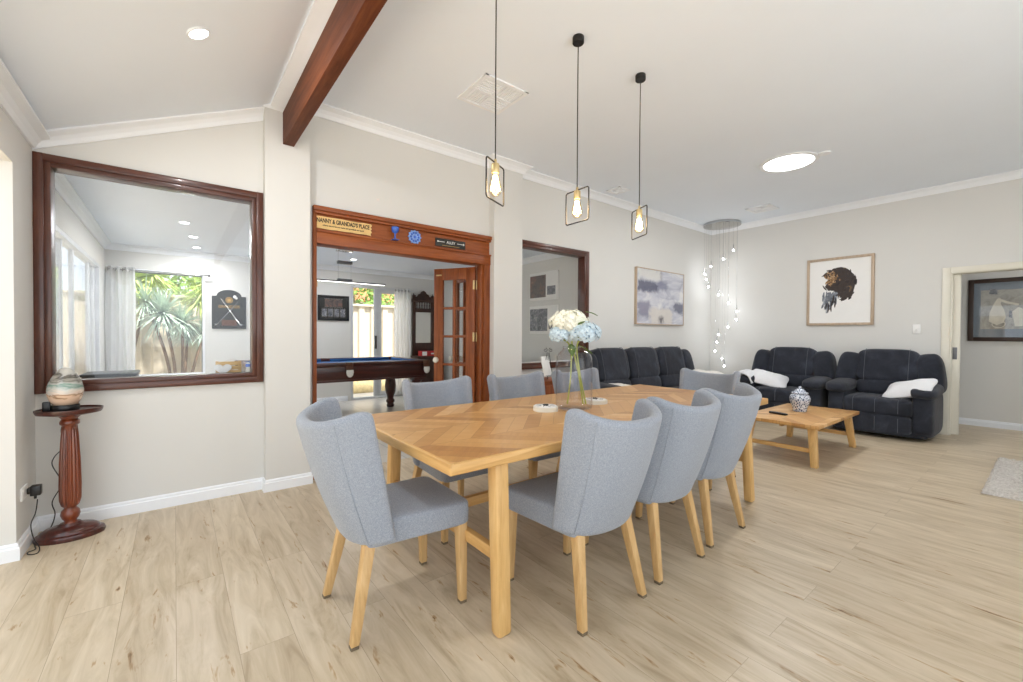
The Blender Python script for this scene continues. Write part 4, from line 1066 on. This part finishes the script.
MB().box(-.59, .59, -.025, .025, -.480, -.478).done('diffuser', 'led', gp)
fp = thing('framed_memorabilia', 'black framed photo collage on the games room wall left of the sliding door', 'picture', (2.25, GY, 1.695))
MB().box(-.27, -.235, -.03, 0, -.225, .225, .003).box(.235, .27, -.03, 0, -.225, .225, .003).box(-.235, .235, -.03, 0, .19, .225, .003).box(-.235, .235, -.03, 0, -.225, -.19, .003).done('frame', 'black', fp)
MB().box(-.24, .24, -.012, -.002, -.195, .195).done('mount', 'board', fp, False)
for q in range(4):
    MB().box(-.195+q*.105, -.12+q*.105, -.015, -.012, -.15, -.02).done('photo', 'photo2', fp, False)
MB().box(-.15, .15, -.015, -.012, .02, .16).done('photo', 'photo', fp, False)
b = MB()
for q in range(4):
    x_ = -.158+q*.105
    for a in ((x_-.046, x_+.046, -.013, -.012, -.162, -.155), (x_-.046, x_+.046, -.013, -.012, -.014, -.007), (x_-.046, x_-.04, -.013, -.012, -.16, -.01), (x_+.04, x_+.046, -.013, -.012, -.16, -.01)): b.box(*a)
b.box(-.16, .16, -.013, -.012, .01, .016).box(-.16, .16, -.013, -.012, .164, .17).done('mount_border', 'chrome', fp, False)
ac = thing('tub_chair', 'dark green tub chair just showing over the lower edge of the right window', 'armchair', (3.85, 5.35, 0), R(200))
MB().puff((0,0,.33), (.30,.30,.16), (.4,.5)).done('seat', 'greenfab', ac, ang=180)
MB().puff((0,.24,.62), (.33,.11,.38), (.5,.5)).done('backrest', 'greenfab', ac, ang=180)
for sx in (-1, 1): MB().puff((sx*.29,.02,.42), (.09,.26,.24), (.5,.5)).done('armrest', 'greenfab', ac, ang=180)
for sx in (-1, 1):
    for sy in (-1, 1): MB().taper((sx*.2, sy*.2, .2), (sx*.22, sy*.22, 0), .022, .015).done('leg', 'mahog', ac)
# curtains
def curtain(label, x0, x1, y, z0, z1, folds, amp=.03, group='white curtains in the games room', hooks=None):
    t = thing('curtain', label, 'curtain', (x0, y, z0), 0, group)
    b = MB(); n = folds*10; g = []
    for k in range(9):
        z = (z1-z0)*k/8; row = []
        for i in range(n+1):
            u = i/n; row.append(b.bm.verts.new((u*(x1-x0)+.006*math.sin(k*.9+u*9), amp*math.sin(u*folds*2*PI)*(1-.2*k/8)+.005*math.sin(k+u*20), z)))
        g.append(row)
    for k in range(8):
        for i in range(n): b.bm.faces.new((g[k][i], g[k][i+1], g[k+1][i+1], g[k+1][i]))
    o = b.done('cloth', 'curtain', t, ang=180); md = o.modifiers.new('s','SOLIDIFY'); md.thickness = .003
    b = MB()
    for i in range(folds*2): b.lathe([(.018,-.003),(.024,-.003),(.024,.003),(.018,.003),(.018,-.003)], n=12, mtx=Matrix.Translation(((i+.5)/(folds*2)*(x1-x0), 0, z1-z0-.045)) @ Matrix.Rotation(R(90),4,'Y'))
    b.done('eyelet', 'chrome', t)
    return t
curtain('white eyelet curtain gathered left of the plant window', -.73, -.43, GY-.10, .04, 2.14, 4)
curtain('white eyelet curtain at the right of the far sliding door', 3.36, 3.70, GY-.10, .04, 2.13, 5)
rd = MB().tube([(-.74, GY-.10, 2.10), (.40, GY-.10, 2.10)], .010, 10).puff((.41, GY-.10, 2.10), (.02,.02,.02), (1,1)).tube([(.36,GY-.1,2.10),(.36,GY,2.10)], .006, 8).tube([(-.70,GY-.1,2.10),(-.70,GY,2.10)], .006, 8).done('curtain_rod', 'chrome')
tag(rd, 'thin metal curtain rod above the plant window', 'curtain rod')
rd = MB().tube([(2.60, GY-.10, 2.09), (3.76, GY-.10, 2.09)], .010, 10).tube([(2.63,GY-.1,2.09),(2.63,GY,2.09)], .006, 8).tube([(3.73,GY-.1,2.09),(3.73,GY,2.09)], .006, 8).done('curtain_rod', 'alu')
tag(rd, 'thin pale curtain rod above the far sliding door', 'curtain rod')
# golf / dart board sign
ds = thing('arched_sign', 'dark arched wall sign with crossed golf clubs beside the plant window', 'sign', (.675, GY, 1.60))
pl = [(-.225,-.30),(.225,-.30),(.225,.21),(.165,.21)]+[(.165*math.cos(a), .21+.10*math.sin(a)) for a in [PI*k/12 for k in range(1,12)]]+[(-.165,.21),(-.225,.21)]
MB().extr(pl, 'y', 0, -.018).done('board', 'board', ds, False)
MB().tube([(-.11,-.021,.17),(.15,-.021,-.24)], .004, 6).tube([(.12,-.021,.13),(-.16,-.021,-.24)], .004, 6).box(.14,.175,-.024,-.018,-.25,-.225,.002).box(-.19,-.155,-.024,-.018,-.25,-.225,.002).done('golf_clubs', 'chrome', ds)
MB().puff((.075,-.02,.205), (.024,.008,.024), (1,1), nu=14, nv=8).puff((.095,-.02,.185), (.02,.008,.02), (1,1), nu=14, nv=8).done('golf_balls', 'paper', ds)
MB().lathe([(.040,0),(.048,0),(.048,.004),(.040,.004),(.040,0)], n=24, mtx=Matrix.Translation((0,-.018,.15)) @ Matrix.Rotation(R(90),4,'X')).lathe([(.0,0),(.028,0),(.028,.003),(0,.003)], n=24, mtx=Matrix.Translation((0,-.018,.15)) @ Matrix.Rotation(R(90),4,'X')).done('round_emblem', 'gold_ink', ds)
text_mesh('GRANDADS', .062, .001, 'lettering', 'gold_ink', ds, (0,-.0195,.045), (R(90),0,0), xs=.85)
MB().box(-.10,.10,-.0195,-.018,-.25,-.16).done('brown_panel', 'leather', ds)
# hall stand
hs = thing('hall_stand', 'tall dark carved timber hall stand with mirror beside the white curtain', 'hall stand', (3.99, 7.86, 0))
hwS = .235
MB().box(-hwS, hwS, -.15, .17, .03, .76, .005).box(-hwS-.02, hwS+.02, -.17, .175, .76, .80, .006).done('cabinet', 'darkcarve', hs)
MB().box(-hwS+.03, -.01, -.165, -.15, .10, .72, .006).box(.01, hwS-.03, -.165, -.15, .10, .72, .006).done('door_panel', 'darkcarve', hs)
MB().box(-hwS, -hwS+.06, .10, .15, .80, 2.02, .005).box(hwS-.06, hwS, .10, .15, .80, 2.02, .005).box(-hwS+.05, hwS-.05, .105, .15, .80, 1.06, .005).box(-hwS+.05, hwS-.05, .105, .15, 1.68, 1.76, .005).box(-hwS-.01, hwS+.01, .09, .16, 1.88, 1.95, .006).done('back_frame', 'darkcarve', hs)
b = MB()
for k in range(6): b.lathe([(.008,0),(.012,.01),(.007,.03),(.013,.06),(.007,.09),(.012,.11),(.008,.12)], (-.14+k*.056, .125, 1.76), 8)
b.done('spindle', 'darkcarve', hs)
MB().box(-hwS+.055, hwS-.055, .125, .135, 1.06, 1.68).done('mirror', 'mirror', hs, False)
pl = [(-.17,1.95),(.17,1.95),(.165,1.99),(.13,2.0),(.11,2.04),(.06,2.06),(.05,2.09),(.0,2.12),(-.05,2.09),(-.06,2.06),(-.11,2.04),(-.13,2.0),(-.165,1.99)]
MB().extr(pl, 'y', .10, .14).puff((0,.1,2.04), (.035,.014,.035), (1,1)).done('pediment', 'darkcarve', hs, False)
for sx in (-1, 1): MB().lathe([(0,0),(.022,0),(.018,.02),(.026,.05),(.018,.075),(.006,.09),(.010,.10),(0,.115)], (sx*.21, .125, 1.95), 12).done('finial', 'darkcarve', hs)
bx = thing('game_box', 'red boxed game lying on the shelf of the hall stand', 'box', (4.02, 7.78, .8005))
MB().box(-.20, .20, -.08, .08, 0, .10, .003).done('box_body', 'red', bx)
MB().box(-.19, -.09, -.0815, -.0795, .01, .09).box(.0, .15, -.0815, -.0795, .035, .06).done('box_picture', 'paper', bx, False)
# pictures on right games wall (x=GXR), facing -x: local x -> world -y
def sidepic(label, y, z, m, crop):
    t = thing('canvas_print', label, 'picture', (GXR, y, z), R(-90), 'white-edged photo prints seen through the right window')
    MB().box(-.315, .315, -.03, 0, -.215, .215, .002).done('panel', 'paper', t)
    MB().box(-.30, crop, -.032, -.0295, -.17, .17).done('photo', m, t, False)
    MB().box(crop+.03, .27, -.032, -.0295, -.14, -.01).done('small_photo', 'photo2', t, False)
sidepic('upper white photo print on the games room side wall', 4.84, 1.975, 'photo', .06)
sidepic('lower white photo print on the games room side wall, below the other', 4.84, 1.46, 'photo2', .10)
# items on and behind the first window's inner sill
ht = thing('heart_ornament', 'white heart ornament standing on the window sill', 'ornament', (.295, 4.01, .901))
pl = []
for k in range(40):
    a = 2*PI*k/40; pl.append((.0036*16*math.sin(a)**3, .045+.0030*(13*math.cos(a)-5*math.cos(2*a)-2*math.cos(3*a)-math.cos(4*a))))
MB().extr(pl, 'y', 0, .014).box(-.03,.03,-.01,.03,0,.006,.002).done('heart', 'outlet', ht)
wb = thing('wooden_crate', 'pale wooden crate behind the white heart ornament', 'crate', (.335, 4.045, .901))
f_ = MB()
for q in range(3): f_.box(-.085, .085, -.008, .008, .002+q*.034, .032+q*.034, .002)
f_.box(-.085, -.065, -.0, .02, 0, .104, .002).box(.065, .085, -.0, .02, 0, .104, .002).done('slats', 'boxwood', wb)
bo = thing('blue_white_figurine', 'small blue and white figurine at the right end of the sill', 'figurine', (.463, 4.01, .901))
MB().lathe([(0,0),(.017,0),(.019,.02),(.013,.05),(.017,.065),(.014,.085),(0,.09)], n=16).done('body', 'ivory', bo)
MB().lathe([(.0175,.055),(.0185,.065),(.0155,.080)], n=16).done('collar', 'blueglass', bo)
lb = thing('black_sideboard', 'low black sideboard in the games room just beyond the window sill', 'sideboard', (-.425, 5.0, 0))
MB().box(-.165, .165, -.18, .18, .0, .865, .004).done('body', 'black', lb)
MB().box(-.175, .175, -.2, .2, .865, .885, .004).done('top', 'black', lb)
for sx in (-1, 1): MB().box(min(sx*.005,sx*.155), max(sx*.005,sx*.155), -.19, -.18, .06, .84, .003).done('door', 'black', lb)
# games room downlights
for k, (x_, y_, lab) in enumerate(((.09, 5.95, 'nearer small downlight in the games room ceiling seen through the left window'), (.19, 6.75, 'middle downlight in the games room ceiling seen through the left window'), (.25, 7.55, 'farthest small downlight in the games room ceiling through the left window'), (2.3, 7.1, 'downlight in the games room ceiling beyond the bar light'))):
    disc_light('downlight', lab, 'downlight', (x_, y_, GC), .05, 'lamp_on', power=9, group='games room downlights')

# ------------------------------------------------------------------ outside
gr = MB().box(-12, 14, GY+.1, 22, -.25, -.06).box(-12, GXL-.1, -4, GY+.1, -.25, -.06).done('ground', 'paving', None, False); gr['kind'] = 'structure'
def fence(label, p0, p1, H=1.90):
    t = thing('steel_fence', label, 'fence', (p0[0], p0[1], -.06)); d = Vector((p1[0]-p0[0], p1[1]-p0[1])); L = d.length; t.rotation_euler = (0,0,math.atan2(d.y, d.x))
    t_ = bmesh.new(); xs = []; k = 0; x_ = 0
    while x_ < L:
        xs += [(x_,0),(x_+.11,0),(x_+.14,.035),(x_+.25,.035)]; x_ += .28
    A = [t_.verts.new((a, c, .02)) for a, c in xs]; B = [t_.verts.new((a, c, H)) for a, c in xs]
    for i in range(len(xs)-1): t_.faces.new((A[i], A[i+1], B[i+1], B[i]))
    b = MB(); b._merge(t_); o = b.done('corrugated_sheet', 'fence', t, False); md = o.modifiers.new('s','SOLIDIFY'); md.thickness = .004
    MB().box(0, L, -.03, .06, H-.02, H+.03, .004).done('top_rail', 'fence', t); MB().box(0, L, -.03, .06, 0, .06, .004).done('bottom_rail', 'fence', t)
    for q in range(int(L/2.4)+1): MB().box(q*2.4-.03, q*2.4+.03, -.04, .07, 0, H+.03, .004).done('post', 'fence', t)
fence('cream corrugated steel fence beyond the far windows', (-4.5, 9.9), (9.5, 9.9), 1.95)
fence('cream corrugated steel fence beyond the left sliding doors', (-3.2, 1.0), (-3.2, 9.6), 1.95)
be = MB()
be.box(1.5, 6.0, 9.35, 9.6, -.06, .22, .02).done('garden_edging', 'edging'); tag(bpy.data.objects['garden_edging'], 'low limestone garden edging in front of the fence', 'garden edging')
def yucca(label, loc, heads, m='yucca', seed=1):
    rnd = random.Random(seed); t = thing('yucca_plant', label, 'plant', loc, 0, 'spiky yuccas outside the plant window')
    for hx_, hy_, hz_, L, n in heads:
        MB().tube([(hx_*.1, hy_*.1, 0), (hx_*.45+.03, hy_*.5, hz_*.5), (hx_, hy_, hz_)], .022, 8, smoothpts=5).done('trunk', 'bark', t)
        b = MB()
        for k in range(int(n*1.5)):
            az = rnd.uniform(0, 2*PI); el = rnd.uniform(-.9, 1.35); l = L*rnd.uniform(.75, 1.1); w_ = .010
            h = Vector((math.cos(az), math.sin(az), 0)); s = Vector((-h.y, h.x, 0)); pts = []
            for q in range(5):
                u = q/4; r_ = l*u*math.cos(el); z = l*u*math.sin(el)-.22*l*u*u*(1.2-max(0, el)*.6)
                ww = w_*(.6+.8*u)*(1 if u < .5 else 2*(1-u))+.0008
                c = Vector((hx_, hy_, hz_))+h*r_+Vector((0,0,z)); pts.append((b.bm.verts.new(c-s*ww), b.bm.verts.new(c+Vector((0,0,-ww*.5))), b.bm.verts.new(c+s*ww)))
            for a, c in zip(pts, pts[1:]):
                b.bm.faces.new((a[0], a[1], c[1], c[0])); b.bm.faces.new((a[1], a[2], c[2], c[1]))
        b.done('leaf_rosette', m, t, ang=180)
yucca('grey-green spiky yucca in the middle of the plant window', (.05, 8.95, -.06), [(-.20,-.0,1.62,.50,150), (.05,.04,1.46,.42,110), (-.42,.1,1.80,.45,70), (.34,.12,1.28,.34,70), (.12,.25,1.25,.30,60)], 'yucca', 2)
yucca('yellow-green spiky yucca rising at the upper left of the plant window', (-.75, 9.45, -.06), [(.22,-.1,2.15,.55,110), (.46,-.05,2.25,.60,110), (-.1,-.1,1.80,.45,80)], 'yucca2', 5)
yucca('yellow-green spiky yucca at the right side of the plant window', (.62, 9.4, -.06), [(-.13,-.1,2.15,.60,120), (.15,.1,1.9,.45,80), (-.28,-.15,1.85,.45,90), (-.1,-.2,1.45,.30,50)], 'yucca2', 9)
yucca('spiky yucca outside the left sliding doors', (-1.65, 7.1, -.06), [(.0,0,1.75,.42,80), (.15,-.3,1.35,.36,60), (-.1,.35,2.05,.4,70)], 'yucca', 14)
def shrub(label, loc, rx, rz_, n, seed, m='foliage'):
    rnd = random.Random(seed); t = thing('garden_tree', label, 'tree', loc, 0, 'leafy trees behind the fence')
    MB().tube([(0,0,0), (.08,0,rz_*.5), (0,.05,rz_)], .06, 8, smoothpts=4).done('trunk', 'bark', t)
    b = MB()
    for k in range(n):
        d = Vector((rnd.gauss(0,1), rnd.gauss(0,1), rnd.gauss(0,1))).normalized()*rnd.uniform(.45,1)
        p = Vector((d.x*rx, d.y*rx*.8, rz_+d.z*rx*.75)); s = rnd.uniform(.05,.10)
        u = Vector((rnd.gauss(0,1), rnd.gauss(0,1), rnd.gauss(0,1))).normalized(); v = u.orthogonal().normalized()
        b.bm.faces.new([b.bm.verts.new(p+u*s), b.bm.verts.new(p+v*s*.45), b.bm.verts.new(p-u*s), b.bm.verts.new(p-v*s*.45)])
    b.done('foliage', m, t, smooth=False)
shrub('leafy green tree above the fence left of the door frame', (3.75, 11.6, -.06), 1.05, 2.35, 1500, 1)
shrub('leafy green tree above the fence right of the door frame', (6.1, 12.8, -.06), 1.2, 2.4, 1500, 2)
shrub('leafy green tree behind the yuccas', (.0, 11.3, -.06), 1.3, 2.3, 2600, 3)
shrub('leafy green tree beyond the left side fence', (-4.4, 8.2, -.06), 1.2, 2.6, 1500, 4)
nh = thing('neighbour_house', 'neighbouring house with terracotta tiled roof beyond the fence', 'house', (5.0, 16.5, -.06))
MB().box(-3.2, 3.2, -2, 2, 0, 2.45).done('wall', 'wall', nh, False)
MB().extr([(-2.5,2.4),(2.5,2.4),(0,3.4)], 'x', -3.6, 3.6).done('roof', 'roof', nh, False)

# ------------------------------------------------------------------ light
wd = bpy.data.worlds.new('world'); sc.world = wd; wd.use_nodes = True
nt = wd.node_tree; bg = nt.nodes['Background']
bg.inputs[0].default_value = (.85, .925, 1, 1); bg.inputs[1].default_value = 1.6
sn = bpy.data.lights.new('sun', 'SUN'); sn.energy = 11.0; sn.angle = R(3); sn.color = (1,.98,.95)
so_ = bpy.data.objects.new('sun', sn); COL.objects.link(so_); so_.rotation_euler = (R(25), R(12), 0)

# ------------------------------------------------------------------ camera
cam = bpy.data.cameras.new('camera'); co = bpy.data.objects.new('camera', cam); COL.objects.link(co)
cam.sensor_width = 36; cam.lens = 427.6/1023*36; cam.clip_start = .05; cam.clip_end = 100
t_, a_, r_ = R(51.7747), R(.7522), R(-.3054)
fw = Vector((math.cos(a_)*math.cos(t_), math.cos(a_)*math.sin(t_), -math.sin(a_)))
up = Vector((math.sin(a_)*math.cos(t_), math.sin(a_)*math.sin(t_), math.cos(a_)))
rt = Vector((math.sin(t_), -math.cos(t_), 0))
rt2 = rt*math.cos(r_)-up*math.sin(r_); up2 = rt*math.sin(r_)+up*math.cos(r_)
mw = Matrix((rt2, up2, -fw)).transposed().to_4x4(); mw.translation = (0, 0, 1.22); co.matrix_world = mw
sc.camera = co
sc.view_settings.view_transform = 'Standard'; sc.view_settings.look = 'None'; sc.view_settings.gamma = 1
sc.view_settings.use_curve_mapping = False; sc.view_settings.exposure = 0.44
try:
    sc.cycles.use_denoising = True; sc.cycles.max_bounces = 10; sc.cycles.diffuse_bounces = 6; sc.cycles.transparent_max_bounces = 24
except Exception: pass
